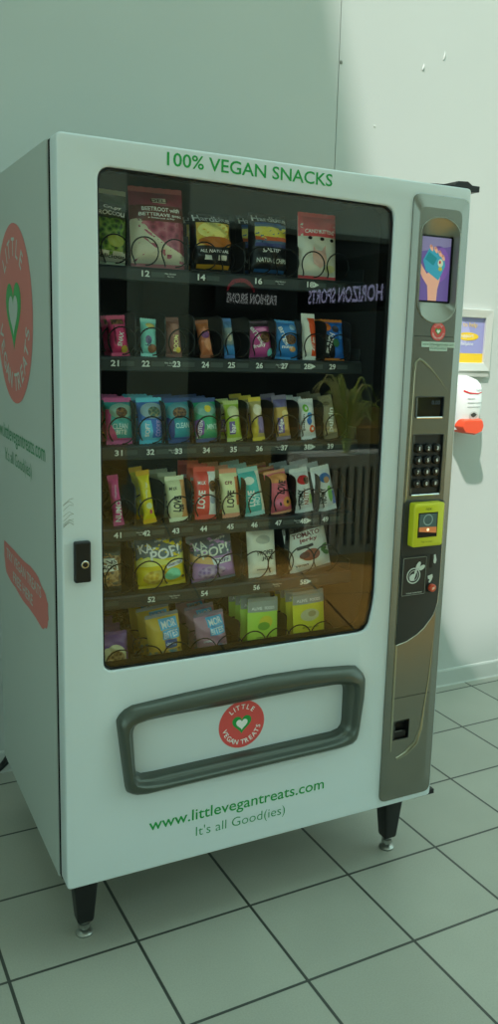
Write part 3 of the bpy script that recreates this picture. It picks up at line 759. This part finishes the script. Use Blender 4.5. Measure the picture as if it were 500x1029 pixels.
# ------------------------------------------------------------------ the snacks
def make_pack(kind, w, h, t, base, seal, art, seed=0, narrow=.0, sealh=.07, rough=.34, flat=False):
    """wrapper with front and back skins, crimped seals and printed art; origin at bottom centre"""
    rnd = random.Random(seed); ph = [rnd.uniform(0, 6.28) for _ in range(6)]
    s0, s1 = sealh * h, h - sealh * h
    def wid(z):
        q = min(max(0, (z - s0 * .6) / (.12 * h)), 1, max(0, (s1 + s0 * .4 - z) / (.12 * h)))
        return (w / 2) * (1 - narrow * q * q * (3 - 2 * q))
    def thick(x, z):
        e = abs(x) / max(1e-6, wid(z)); e = min(1, e)
        a = (1 - e ** 3) ** .7
        q = min(max(0, (z - s0) / (.2 * h)), 1, max(0, (s1 - z) / (.2 * h)))
        q = q * (2 - q)
        cr = 1 + .16 * math.sin(x / w * 9 + ph[0] + z / h * 5) * math.cos(z / h * 17 + ph[1]) + .08 * math.sin(z / h * 31 + ph[2] + x / w * 14)
        return .0006 + t / 2 * a * q * cr
    def F(x, z, off=0.0): return (x, -thick(x, z) - off, z)
    def skin(z0, z1, nz, m, zig=False):
        g = MB(); nx = 12; fr = []; bk = []
        for j in range(nz + 1):
            z = z0 + (z1 - z0) * j / nz; hw = wid(z)
            zz = z
            for i in range(nx + 1):
                x = -hw + 2 * hw * i / nx
                dz = 0
                if zig and ((zig == 'b' and j == 0) or (zig == 't' and j == nz)): dz = (.0012 if i % 2 else -.0002)
                th = thick(x, z); fr.append((x, -th, zz + dz)); bk.append((x, th, zz + dz))
        f = [];n1 = nx + 1; K = len(fr)
        for j in range(nz):
            for i in range(nx):
                a = j * n1 + i; f.append((a, a + 1, a + n1 + 1, a + n1)); f.append((K + a, K + a + n1, K + a + n1 + 1, K + a + 1))
            f.append((j * n1, (j + 1) * n1, K + (j + 1) * n1, K + j * n1)); f.append((j * n1 + nx, K + j * n1 + nx, K + (j + 1) * n1 + nx, (j + 1) * n1 + nx))
        for j in (0, nz):
            for i in range(nx): f.append((j * n1 + i, j * n1 + i + 1, K + j * n1 + i + 1, K + j * n1 + i))
        g.add(fr + bk, f, m); return g
    g = skin(s0, s1, 22, asmat(base, rough))
    lay = 0
    for a in art:
        k = a[0]; lay += 1; off = .0005 + .0004 * lay
        hx = w / 2 * (1 - narrow)
        if k == 'r': sh = poly2d([(a[1] * hx, s0 + a[2] * (s1 - s0)), (a[3] * hx, s0 + a[2] * (s1 - s0)), (a[3] * hx, s0 + a[4] * (s1 - s0)), (a[1] * hx, s0 + a[4] * (s1 - s0))]); c = a[5]
        elif k == 'e': sh = ell2d(a[1] * hx, s0 + a[2] * (s1 - s0), a[3] * hx, a[4] * (s1 - s0), 22, a[6] if len(a) > 6 else 0); c = a[5]
        elif k == 'p': sh = poly2d([(x * hx, s0 + z * (s1 - s0)) for x, z in a[1]]); c = a[2]
        else: # text: s, u, v, width fraction, height fraction, rot
            s_, u, v, wf, hf, rot, c = a[1:8]
            if abs(rot) > 45: sh = text2d(s_, u * hx, s0 + v * (s1 - s0), wf * h, hf * w, math.radians(rot), .03)
            else: sh = text2d(s_, u * hx, s0 + v * (s1 - s0), wf * w, hf * h, math.radians(rot), .02)
        paint(g, sh, asmat(c, rough), lambda x, z: F(x, z, off), mx=w / 14)
    body = g.build(kind, None, smooth=True, fix=False)
    b = skin(0, s0, 2, asmat(seal, rough), 'b').build('bottom_seal', body, smooth=True)
    tp = skin(s1, h, 2, asmat(seal, rough), 't').build('top_seal', body, smooth=True)
    return body

W_ = (236, 236, 230); K_ = (18, 18, 22)
BRO = blotch((30, 60, 14), (92, 140, 40), (150, 176, 80), 90)
CHI = blotch((120, 30, 60), (178, 70, 104), (206, 120, 140), 55)
NUT = blotch((96, 66, 34), (160, 118, 66), (200, 164, 110), 130)
CHO = blotch((50, 28, 18), (92, 54, 32), (150, 104, 60), 160)
CRI = blotch((210, 160, 30), (235, 195, 60), (250, 225, 120), 90)
VIO = blotch((120, 80, 150), (176, 140, 190), (210, 180, 215), 90)
CLO = blotch((80, 70, 60), (70, 120, 110), (190, 170, 110), 110)
# number: x, width, height, top shift, thickness, noun, colours, art, narrow, description
B = 'bar'
P = {
'11': (.143, .083, .163, .002, .045, 'crisps_bag', (52, 70, 46), (150, 160, 140), [('r', -1, .08, 1, .62, BRO), ('r', -1, 0, 1, .14, (205, 205, 190)), ('e', .35, .3, .5, .10, (150, 160, 60)), ('r', -1, .62, 1, .83, (26, 40, 24)), ('t', 'Crispy', .1, .77, .5, .05, 0, W_), ('t', 'BROCCOLI', 0, .69, .8, .055, 0, W_), ('t', 'delicious', .1, .07, .8, .05, 0, (60, 70, 50))], 0, 'green broccoli crisps pouch at the top left corner of the window'),
'12': (.262, .126, .177, -.009, .045, 'crisps_bag', (150, 64, 84), (160, 90, 100), [('r', -1, .0, 1, .58, CHI), ('p', [(-1, 0), (1, 0), (1, .12), (.2, .25), (-.3, .42), (-.7, .62), (-1, .6)], (206, 200, 180)), ('r', -1, .58, 1, .8, (96, 44, 36)), ('r', -.25, .83, .25, .9, (190, 186, 170)), ('t', 'DELI', 0, .865, .3, .04, 0, (60, 30, 26)), ('t', 'BEETROOT with', .05, .745, .7, .05, 0, W_), ('t', 'BETTERAVE avec', .05, .67, .8, .04, 0, W_), ('t', 'a beetroot crisp', .05, .62, .5, .025, 0, W_)], 0, 'large pink beetroot crisps pouch above number 12'),
'14': (.393, .102, .134, -.008, .05, 'crisps_bag', K_, K_, [('r', -.8, .42, .8, .86, (206, 172, 60)), ('e', 0, .72, .75, .16, (234, 214, 130)), ('e', .1, .5, .85, .10, (168, 96, 28)), ('t', 'Hardbite', 0, .955, .9, .115, 0, W_), ('t', 'ALL NATURAL', 0, .32, .7, .05, 0, W_), ('r', -.5, .15, -.15, .24, (190, 190, 180)), ('r', .15, .15, .55, .24, (190, 190, 180)), ('r', -.8, 0, .8, .07, (190, 140, 40))], 0, 'black crisps bag with a golden picture above number 14'),
'16': (.539, .101, .147, -.006, .05, 'crisps_bag', K_, K_, [('r', -.8, .45, .8, .86, (76, 100, 130)), ('r', -.8, .58, .8, .80, (210, 196, 80)), ('r', -.8, .56, .8, .63, (190, 90, 50)), ('r', -.8, .45, .8, .51, (60, 66, 120)), ('r', -.8, .84, .5, .88, (40, 80, 140)), ('t', 'Hardbite', 0, .96, .9, .10, 0, W_), ('t', 'SALTED', 0, .38, .45, .06, 0, W_), ('t', 'NATURAL CHIPS', 0, .2, .75, .07, 0, (190, 196, 190)), ('r', -.8, 0, .8, .05, (40, 90, 140))], 0, 'black crisps bag with a yellow-blue picture above number 16'),
'18': (.672, .106, .160, -.008, .03, 'sweets_pouch', (214, 212, 200), (205, 70, 78), [('r', -1, .66, 1, 1.0, (205, 62, 72)), ('t', 'CANDY', -.35, .745, .38, .06, 0, W_), ('t', 'KITTENS', .4, .745, .42, .06, 0, W_), ('e', .1, .62, .12, .03, K_), ('e', -.5, .63, .1, .03, K_), ('e', .65, .61, .1, .03, K_), ('p', [(-.4, .5), (-.25, .42), (.1, .42), (.3, .52), (.3, .2), (.0, .12), (-.35, .2)], (214, 172, 160)), ('e', .55, .12, .3, .06, (200, 196, 150))], 0, 'white sweets pouch with a red top above number 18'),
'21': (.172, .043, .092, -.013, .022, B, (214, 60, 118), (226, 80, 130), [('r', -.7, .82, .7, 1, CHO), ('t', 'SNAX', .1, .38, .36, .24, 74, W_), ('e', .45, .08, .4, .10, (200, 170, 70)), ('e', -.5, .5, .12, .3, (130, 30, 70))], .08, 'pink snack bar above number 21'),
'22': (.238, .038, .088, -.003, .022, B, (128, 206, 198), (150, 214, 206), [('e', .1, .87, .6, .09, (214, 196, 110)), ('e', .3, .14, .6, .13, (140, 92, 60)), ('e', -.2, .4, .4, .14, (110, 100, 140)), ('t', 'bar', -.2, .32, .2, .3, 80, (60, 70, 100))], .05, 'mint green snack bar above number 22'),
'23': (.299, .039, .093, -.011, .020, B, (124, 78, 66), (110, 66, 58), [('r', -.3, .2, .75, .9, (150, 104, 92)), ('t', 'BOOM', .2, .3, .4, .3, 84, (226, 214, 150)), ('e', .5, .1, .3, .08, (230, 190, 70))], 0, 'dull brown snack bar above number 23'),
'24': (.382, .033, .090, -.018, .022, B, (192, 112, 74), (150, 84, 50), [('r', -1, .82, 1, 1, (176, 98, 50)), ('e', 0, .62, .7, .12, (110, 60, 110)), ('e', .2, .3, .6, .2, (206, 136, 98))], .1, 'copper coloured snack bar above number 24'),
'25': (.440, .027, .096, -.014, .020, B, (78, 118, 158), (60, 104, 160), [('r', -1, .3, 1, .8, (120, 130, 130)), ('e', 0, .5, .5, .12, (190, 180, 160)), ('r', -1, 0, 1, .25, (60, 130, 190))], 0, 'narrow blue snack bar above number 25'),
'26': (.524, .063, .093, -.017, .026, 'snack_pouch', (176, 66, 132), (60, 24, 50), [('r', -1, .88, 1, 1, (40, 20, 36)), ('e', .4, .55, .45, .16, CHO), ('t', 'BITES', -.3, .62, .5, .14, -60, W_), ('t', 'fruity', -.2, .3, .5, .12, 10, W_), ('e', .75, .1, .3, .12, (120, 196, 190)), ('e', .1, .78, .5, .05, (220, 130, 180))], 0, 'magenta snack pouch above number 26'),
'27': (.594, .066, .097, -.008, .026, 'snack_pouch', (40, 120, 190), (60, 140, 200), [('e', .2, .5, .5, .15, CHO), ('t', 'BITES', -.4, .58, .5, .14, -70, W_), ('e', .4, .86, .3, .09, (140, 180, 210)), ('e', .3, .22, .3, .08, (206, 150, 90)), ('t', 'nutty', -.1, .25, .45, .1, 0, W_)], 0, 'blue snack pouch above number 27'),
'28': (.657, .038, .116, -.010, .018, B, (232, 226, 216), (226, 222, 214), [('p', [(-.2, 1), (.9, 1), (1, 0), (.3, 0)], (226, 84, 36)), ('t', 'ZING', .45, .3, .3, .25, 84, W_)], 0, 'tall white and orange wrapper above number 28'),
'29': (.728, .066, .104, -.013, .028, 'snack_pouch', (34, 104, 190), (200, 120, 50), [('p', [(-1, 0), (.1, 0), (-.1, .5), (-1, .75)], K_), ('t', 'MUNCH', -.45, .4, .5, .22, 68, W_), ('e', -.6, .85, .35, .12, (214, 110, 40)), ('e', .1, .78, .3, .1, (60, 50, 60)), ('e', .1, .4, .3, .12, (60, 120, 80)), ('e', .5, .62, .2, .12, (80, 150, 220))], 0, 'blue and black snack pouch above number 29'),
'31': (.171, .064, .107, -.007, .028, B, (64, 168, 168), (216, 96, 162), [('p', [(-1, 0), (-.2, 0), (-.75, .45), (-.6, .8), (-1, .8)], (214, 80, 150)), ('r', -1, 0, 1, .05, (214, 80, 150)), ('e', .1, .76, .9, .2, (150, 190, 176)), ('e', .1, .72, .45, .13, CHO), ('t', 'CLEAN', -.05, .35, .55, .12, 0, (200, 240, 235)), ('t', 'BITE', .0, .2, .4, .1, 0, (200, 240, 235))], .04, 'teal cookie packet with pink edges above number 31'),
'32': (.248, .062, .107, -.011, .028, B, (60, 110, 190), (90, 196, 226), [('e', .1, .76, .95, .22, (150, 176, 190)), ('e', .2, .72, .5, .14, CLO), ('p', [(-.9, 0), (0, 0), (-.1, .5), (-.9, .5)], (96, 190, 222)), ('t', 'SOFT', -.45, .25, .3, .16, 85, (230, 245, 250)), ('t', 'COOKIE', .45, .28, .35, .2, 85, (170, 160, 220)), ('r', -1, 0, 1, .04, (110, 200, 230))], .04, 'sky blue and violet cookie packet above number 32'),
'33': (.319, .062, .106, -.014, .028, B, (44, 150, 166), (40, 70, 130), [('e', 0, .76, .95, .22, (90, 150, 160)), ('e', 0, .7, .6, .15, CHO), ('p', [(-1, 0), (-.6, 0), (-.5, .5), (-1, .6)], (44, 60, 130)), ('t', 'CLEAN', .1, .35, .55, .12, 0, (190, 236, 230)), ('r', -1, 0, 1, .04, (60, 90, 160))], .04, 'teal and navy cookie packet above number 33'),
'34': (.388, .061, .106, -.015, .028, B, (48, 160, 120), (60, 80, 130), [('e', 0, .8, .95, .2, (120, 170, 160)), ('e', .1, .8, .3, .1, (214, 190, 60)), ('p', [(-1, .05), (-.45, .1), (-.3, .45), (-.5, .55), (-1, .5)], (120, 80, 160)), ('t', 'PROTEIN', -.7, .25, .4, .14, 80, W_), ('t', 'MINT', .3, .3, .45, .12, 0, (190, 240, 210))], .04, 'green cookie packet with a purple flash above number 34'),
'35': (.459, .041, .100, -.016, .024, B, (170, 196, 70), (190, 200, 130), [('e', 0, .75, .8, .2, (206, 206, 160)), ('r', -.75, .1, .0, .48, (96, 80, 150)), ('t', 'bar', -.35, .28, .22, .3, 84, W_)], .08, 'lime green snack bar above number 35'),
'36': (.524, .034, .108, -.018, .022, B, (190, 170, 110), (214, 186, 60), [('p', [(-1, 0), (-.2, 0), (-.3, .5), (-1, .4)], (206, 180, 60)), ('r', -.1, .1, .9, .55, (130, 110, 160)), ('e', 0, .75, .7, .16, (220, 206, 180))], .06, 'gold and lilac snack bar above number 36'),
'37': (.594, .041, .113, -.021, .024, B, (202, 164, 90), (120, 110, 130), [('r', -1, .78, 1, 1, (116, 106, 150)), ('r', -.8, .08, .0, .5, (104, 84, 160)), ('t', 'fudge', -.4, .28, .3, .3, 84, W_), ('e', .3, .6, .5, .1, (226, 200, 140))], .06, 'caramel snack bar with violet panel above number 37'),
'38': (.665, .043, .104, -.016, .022, B, (226, 230, 226), (226, 230, 226), [('e', -.3, .82, .4, .12, (120, 190, 60)), ('e', .1, .6, .3, .09, (60, 140, 200)), ('e', .0, .42, .35, .11, (40, 110, 190)), ('e', .3, .2, .35, .11, (226, 90, 40)), ('e', -.3, .82, .16, .05, W_), ('e', .3, .2, .14, .05, W_), ('t', 'pulsin', -.7, .4, .4, .14, 84, (80, 90, 90))], 0, 'white snack bar with coloured discs above number 38'),
'39': (.733, .041, .113, -.029, .024, B, (150, 140, 112), (130, 122, 100), [('r', -.9, .05, .9, .15, (190, 180, 140)), ('t', 'pulsin', .1, .42, .55, .45, 78, (226, 226, 216)), ('e', -.2, .88, .5, .06, (110, 96, 70))], 0, 'stone grey snack bar above number 39'),
'41': (.167, .026, .119, -.017, .018, B, (206, 66, 140), (190, 60, 130), [('t', 'NUMO', .1, .24, .42, .55, 84, W_), ('t', 'raspberry', .0, .72, .26, .22, 84, (240, 190, 220))], .12, 'slim magenta NUMO bar above number 41'),
'42': (.243, .033, .127, -.022, .018, B, (255, 204, 20), (236, 172, 16), [('t', 'nutty bar', .0, .66, .3, .22, 84, (250, 240, 180)), ('e', .1, .3, .5, .07, (250, 236, 170)), ('e', .25, .16, .25, .05, (200, 60, 90))], .18, 'slim yellow bar above number 42'),
'43': (.315, .048, .110, -.015, .020, B, (222, 220, 176), (226, 224, 190), [('p', [(.35, 0), (1, 0), (1, 1), (.5, 1)], (222, 160, 100)), ('t', 'LOVE', -.1, .36, .34, .4, 80, K_), ('t', 'raw', .35, .25, .16, .2, 80, (60, 50, 40)), ('t', 'M LK', -.35, .78, .4, .07, 0, (70, 70, 40))], 0, 'cream LOVE chocolate bar above number 43'),
'44': (.384, .056, .129, -.007, .020, B, (216, 70, 66), (220, 84, 76), [('p', [(.3, 0), (1, 0), (1, 1), (.25, 1)], (226, 226, 222)), ('t', 'LOVE', -.45, .36, .34, .32, 84, W_), ('e', .6, .66, .35, .13, CHO), ('e', .6, .35, .3, .1, (160, 170, 190)), ('t', 'M:LK', -.4, .74, .35, .07, 0, W_)], 0, 'red and white LOVE chocolate bar above number 44'),
'45': (.453, .047, .122, -.014, .020, B, (228, 222, 176), (226, 150, 120), [('t', 'LOVE', -.1, .36, .34, .4, 84, K_), ('r', .55, .2, 1, .9, (206, 120, 70)), ('t', 'cre', -.2, .76, .4, .07, 0, (120, 40, 40))], 0, 'cream LOVE chocolate bar with a rust edge above number 45'),
'46': (.519, .055, .124, -.028, .020, B, (40, 176, 176), (150, 200, 196), [('t', 'LOVE', -.25, .34, .32, .34, 84, W_), ('t', 'HOT', .3, .3, .24, .28, 84, (200, 240, 240)), ('e', -.2, .78, .5, .1, (210, 222, 214)), ('p', [(.7, 0), (1, 0), (1, 1), (.6, 1)], (214, 214, 200))], 0, 'turquoise LOVE chocolate bar above number 46'),
'47': (.596, .060, .113, -.029, .026, 'snack_pouch', (222, 110, 126), (214, 150, 110), [('e', .1, .86, 1.0, .12, (228, 150, 90)), ('t', 'LOVE', .2, .62, .3, .36, 70, K_), ('e', -.2, .2, .45, .14, (236, 120, 150)), ('e', .5, .22, .4, .13, (236, 150, 80)), ('e', -.2, .2, .12, .05, K_), ('e', .5, .22, .12, .05, K_)], 0, 'pink and orange snack pouch above number 47'),
'48': (.660, .053, .116, -.025, .020, B, (228, 230, 226), (222, 224, 220), [('e', .2, .78, .65, .13, (200, 40, 46)), ('e', .5, .75, .35, .1, CHO), ('t', 'NOMY', -.35, .32, .34, .3, 84, (40, 50, 40)), ('t', 'NUTTY', .25, .32, .36, .26, 84, (150, 90, 60)), ('e', .7, .25, .2, .14, (160, 196, 110))], 0, 'white snack bar with a red spot above number 48'),
'49': (.730, .056, .120, -.034, .020, B, (228, 230, 226), (222, 224, 220), [('e', .2, .78, .6, .13, (50, 110, 180)), ('e', .3, .72, .3, .09, (190, 140, 100)), ('t', 'NOMY', -.35, .32, .34, .3, 84, (40, 50, 40)), ('e', .4, .34, .25, .22, (140, 190, 110)), ('r', .6, .05, .95, .4, (110, 130, 200))], 0, 'white snack bar with a blue spot above number 49'),
'50': (.132, .083, .118, -.001, .04, 'nut_bag', (84, 84, 76), (46, 60, 62), [('r', -1, 0, 1, .9, NUT), ('r', -1, .8, 1, 1, (60, 72, 70)), ('p', [(-1, .42), (.75, .46), (.62, .74), (-1, .76)], (220, 222, 212)), ('t', 'EINS', .1, .66, .5, .08, 4, K_), ('t', 'SNACKS', .0, .54, .62, .09, 4, K_), ('r', -1, 0, 1, .1, (40, 56, 60))], 0, 'clear bag of brown nuts at the left edge, one shelf above the bottom'),
'52': (.278, .121, .134, -.014, .05, 'crisps_bag', (252, 200, 30), (206, 180, 50), [('r', -1, .55, 1, 1, (96, 110, 120)), ('p', [(-1, .55), (-.6, .62), (.2, .5), (1, .62), (1, .42), (-1, .42)], (226, 220, 120)), ('t', 'KA-', -.6, .80, .30, .16, 8, (240, 240, 230)), ('t', 'crunchy organic', .25, .93, .5, .05, 6, W_), ('t', 'POP!', .1, .66, .62, .20, 8, (240, 240, 230)), ('p', [(.1, .33), (.85, .4), (.85, .5), (.1, .43)], W_), ('t', 'DAIRY FREE', .48, .415, .32, .05, 5, (60, 50, 120)), ('e', -.3, .18, .55, .15, CRI), ('e', .35, .2, .35, .13, (110, 190, 150)), ('e', .8, .12, .08, .03, (40, 40, 30))], 0, 'yellow KA-POP! crisps bag above number 52'),
'54': (.414, .118, .122, -.020, .05, 'crisps_bag', (176, 130, 186), (96, 104, 116), [('r', -1, .55, 1, 1, (84, 96, 110)), ('p', [(-1, .5), (0, .35), (-.2, .6), (-1, .7)], (214, 170, 110)), ('t', 'KA', -.55, .84, .26, .15, 6, (206, 208, 200)), ('t', 'crunchy', .3, .93, .4, .05, 6, W_), ('t', 'POP!', .05, .68, .62, .20, 8, (206, 208, 200)), ('r', -.1, .36, .75, .5, W_), ('t', 'PUFF', .33, .43, .3, .08, 0, (80, 60, 120)), ('e', -.2, .2, .6, .15, VIO)], 0, 'purple KA-POP! crisps bag above number 54'),
'56': (.546, .078, .128, -.012, .03, 'jerky_pouch', (216, 214, 200), (210, 208, 196), [('e', 0, .8, .5, .1, (176, 176, 164)), ('t', 'PROPER', .15, .50, .62, .09, 0, K_), ('t', 'JOE', .25, .36, .42, .09, 0, K_), ('r', -.5, .1, .5, .13, (140, 140, 130))], 0, 'off-white PROPER JOE pouch above number 56'),
'58': (.689, .122, .136, -.034, .03, 'jerky_pouch', (218, 216, 208), (96, 92, 88), [('r', -1, .88, 1, 1, (110, 100, 92)), ('t', "CANNIBAL'S", -.05, .93, .7, .06, 0, (60, 40, 40)), ('t', 'TOMATO', -.05, .81, .66, .09, 0, (110, 44, 40)), ('t', 'jerky', .0, .68, .42, .1, 0, (130, 34, 34)), ('p', [(-.6, .5), (.2, .52), (.2, .58), (-.6, .57)], K_), ('e', .0, .34, .45, .13, (150, 74, 54)), ('e', -.3, .36, .25, .08, (96, 40, 30)), ('e', .7, .42, .22, .06, (70, 120, 50), .6), ('e', .75, .3, .2, .05, (70, 120, 50), -.5), ('t', 'vegan', -.5, .14, .3, .06, 0, (60, 60, 50))], 0, 'white TOMATO jerky pouch above number 58'),
'61': (.150, .084, .110, -.006, .03, 'nut_bag', (116, 78, 140), (104, 68, 128), [('e', .15, .45, .7, .32, (206, 194, 150)), ('e', .2, .38, .55, .24, NUT), ('e', -.3, .62, .2, .1, (214, 204, 160))], 0, 'purple bag with a cream oval at the bottom left corner'),
'62': (.292, .085, .142, -.019, .035, 'crisps_bag', (214, 176, 70), (120, 130, 140), [('r', -1, .0, 1, .35, blotch((120, 90, 40), (214, 170, 60), (90, 150, 170), 60)), ('r', -.3, .76, .8, .97, (84, 170, 214)), ('r', -.2, .56, .85, .75, (84, 170, 214)), ('r', -.1, .38, .6, .55, (60, 90, 150)), ('t', 'MOR', .25, .865, .44, .13, 4, W_), ('t', 'BITES', .3, .655, .44, .12, 4, W_), ('t', 'cheesy', .25, .46, .3, .07, 0, W_)], 0, 'yellow MOR BITES bag on the bottom shelf'),
'64': (.417, .080, .130, -.021, .035, 'crisps_bag', (176, 130, 150), (120, 110, 130), [('r', -1, .0, 1, .35, blotch((150, 90, 90), (196, 150, 160), (90, 130, 170), 60)), ('r', -.3, .76, .8, .97, (84, 170, 214)), ('r', -.2, .56, .85, .75, (84, 170, 214)), ('t', 'MOR', .25, .865, .44, .13, 4, W_), ('t', 'BITES', .3, .655, .44, .12, 4, W_), ('t', 'smoky', -.4, .46, .3, .07, 0, W_)], 0, 'dusty pink MOR BITES bag on the bottom shelf'),
'66': (.548, .086, .152, -.003, .012, 'snack_sachet', (180, 214, 80), (140, 146, 140), [('r', -1, .80, 1, 1, (150, 156, 150)), ('t', 'ALIVE', -.45, .87, .34, .05, 0, W_), ('t', 'FOODS', .4, .87, .34, .05, 0, W_), ('e', .15, .60, .45, .12, (214, 200, 60)), ('e', .0, .52, .4, .08, (110, 160, 50)), ('t', 'organic fruit', .0, .3, .5, .04, 0, (60, 100, 40)), ('r', -.8, .05, .8, .12, (190, 214, 120))], 0, 'lime green sachet at the front of its row on the bottom shelf'),
'68': (.690, .094, .157, -.013, .012, 'snack_sachet', (232, 212, 56), (140, 146, 140), [('r', -1, .82, 1, 1, (150, 156, 150)), ('t', 'ALIVE', -.45, .89, .34, .05, 0, W_), ('t', 'FOODS', .4, .89, .34, .05, 0, W_), ('e', .0, .60, .6, .12, (206, 196, 150)), ('e', .15, .62, .25, .06, (180, 160, 110)), ('t', 'organic dips', .0, .36, .5, .04, 0, (110, 110, 30)), ('p', [(-.9, .06), (-.2, .1), (-.3, .2), (-.9, .16)], (220, 110, 50))], 0, 'yellow sachet at the front of its row on the bottom shelf'),
}
GROUP = {1: 'bags on the top shelf', 2: 'snacks on the second shelf', 3: 'bars and cookies on the third shelf', 4: 'bars on the fourth shelf', 5: 'bags on the fifth shelf', 6: 'packs on the bottom shelf'}
QUEUE = {'21': 1, '27': 1, '29': 1, '31': 2, '32': 2, '33': 2, '34': 2, '35': 1, '36': 2, '37': 1, '38': 2, '39': 2, '42': 1, '43': 2, '44': 2, '45': 2, '46': 2, '47': 2, '48': 2, '49': 2, '52': 1, '61': 2, '62': 2, '64': 2, '66': 3, '68': 3, '14': 1, '16': 1}
ORD = ['', 'second', 'third', 'fourth']
CAT = {'bar': 'snack bar', 'crisps_bag': 'crisps bag', 'sweets_pouch': 'sweets pouch', 'snack_pouch': 'snack pouch', 'nut_bag': 'bag of nuts', 'jerky_pouch': 'jerky pouch', 'snack_sachet': 'sachet'}
for num, (x, w, h, dx, t, kind, base, seal, art, nar, desc) in P.items():
    r = int(num[0]); z = SH[r] - .0015
    name = 'snack_bar' if kind == 'bar' else kind
    o = make_pack(name, w, h, t, base, seal, art, seed=int(num), narrow=nar, sealh=.09 if kind == 'bar' else .06)
    lean = .022 if r in (2, 3, 4) else .015
    yb = .143 + (t - .02) * .35
    if r in (2, 3, 4): x = x
    o.location = (x, yb, z)
    tx = dx + (x + .436) / 1.96 * lean
    o.rotation_euler = (-math.atan2(lean, h), math.atan2(tx, h), 0)
    tag(o, desc, CAT[kind], GROUP[r])
    pitch = .036 if num in ('66', '68') else (.055 if r in (2, 3, 4) else .062)
    for q in range(1, QUEUE.get(num, 0) + 1):
        c = o.copy(); COL.objects.link(c)
        c.location = (x + random.uniform(-.002, .002), yb + pitch * q, z); c.rotation_euler = (o.rotation_euler[0], o.rotation_euler[1] + random.uniform(-.03, .03), 0)
        c['label'] = ORD[q] + ' in line behind the ' + desc.replace(' at the front of its row', '')
        if len(c['label'].split()) > 16: print('LONG', c['label'])
        for ch in list(o.children):
            d = ch.copy(); COL.objects.link(d); d.parent = c

# power cable lying behind the machine at the left
g = MB(); Pn = [(-.06, .97, .012), (-.02, .93, .035), (.02, .92, .075), (.045, .95, .085), (.05, .98, .05), (.02, .985, .02), (-.04, .95, .010), (-.12, .93, .009), (-.3, .95, .008)]
sm = []
for i in range(len(Pn) - 1):
    p0, p1, p2, p3 = [Vector(Pn[min(max(j, 0), len(Pn) - 1)]) for j in (i - 1, i, i + 1, i + 2)]
    for k in range(6):
        u = k / 6; sm.append(.5 * ((2 * p1) + (-p0 + p2) * u + (2 * p0 - 5 * p1 + 4 * p2 - p3) * u * u + (-p0 + 3 * p1 - 3 * p2 + p3) * u ** 3))
g.tube(sm, .0062, BLACK, 8); tag(g.build('power_cable', smooth=True), 'black looped power cable on the floor at the machine rear left corner', 'cable')

# ------------------------------------------------------------------ light
wd = bpy.data.worlds.new('sky'); scn.world = wd; wd.use_nodes = True
nt = wd.node_tree; bg = nt.nodes['Background']
tc = nt.nodes.new('ShaderNodeTexCoord'); sp = nt.nodes.new('ShaderNodeSeparateXYZ'); rp = nt.nodes.new('ShaderNodeValToRGB')
nt.links.new(tc.outputs['Generated'], sp.inputs[0]); nt.links.new(sp.outputs['Z'], rp.inputs['Fac'])
rp.color_ramp.elements[0].position = 0; rp.color_ramp.elements[0].color = (.56, .86, .80, 1)
rp.color_ramp.elements[1].position = .7; rp.color_ramp.elements[1].color = (.62, .95, .87, 1)
nt.links.new(rp.outputs['Color'], bg.inputs['Color']); bg.inputs['Strength'].default_value = 1.68
sl = bpy.data.lights.new('sun', 'SUN'); sl.energy = 4.2; sl.angle = math.radians(1.6); sl.color = (1.0, .95, .92)
so = bpy.data.objects.new('sun', sl); COL.objects.link(so)
so.rotation_euler = Vector((1.02, 1.0, -1.9)).to_track_quat('-Z', 'Y').to_euler(); so.location = (-3, -3, 8)

# ------------------------------------------------------------------ camera
cd = bpy.data.cameras.new('camera'); cam = bpy.data.objects.new('camera', cd); COL.objects.link(cam); scn.camera = cam
cd.sensor_fit = 'VERTICAL'; cd.sensor_height = 36; cd.lens = 884.8 / 1029 * 36
cd.shift_x = -49.19 / 1029; cd.shift_y = -7.258 / 1029; cd.clip_start = .05; cd.clip_end = 200
yaw, pit, rol = -0.5033, -0.1906, 0.0366
fw = Vector((-math.sin(yaw) * math.cos(pit), math.cos(yaw) * math.cos(pit), math.sin(pit))); rt = Vector((math.cos(yaw), math.sin(yaw), 0)); up = rt.cross(fw)
r_ = math.cos(rol) * rt + math.sin(rol) * up; u_ = -math.sin(rol) * rt + math.cos(rol) * up
M4 = Matrix(((r_.x, u_.x, -fw.x, -.4361), (r_.y, u_.y, -fw.y, -1.8122), (r_.z, u_.z, -fw.z, 1.4603), (0, 0, 0, 1)))
cam.matrix_world = M4
vs = scn.view_settings; vs.view_transform = 'Standard'; vs.look = 'None'; vs.exposure = .14; vs.gamma = 1; vs.use_curve_mapping = False
scn.cycles.max_bounces = 8; scn.cycles.transparent_max_bounces = 12
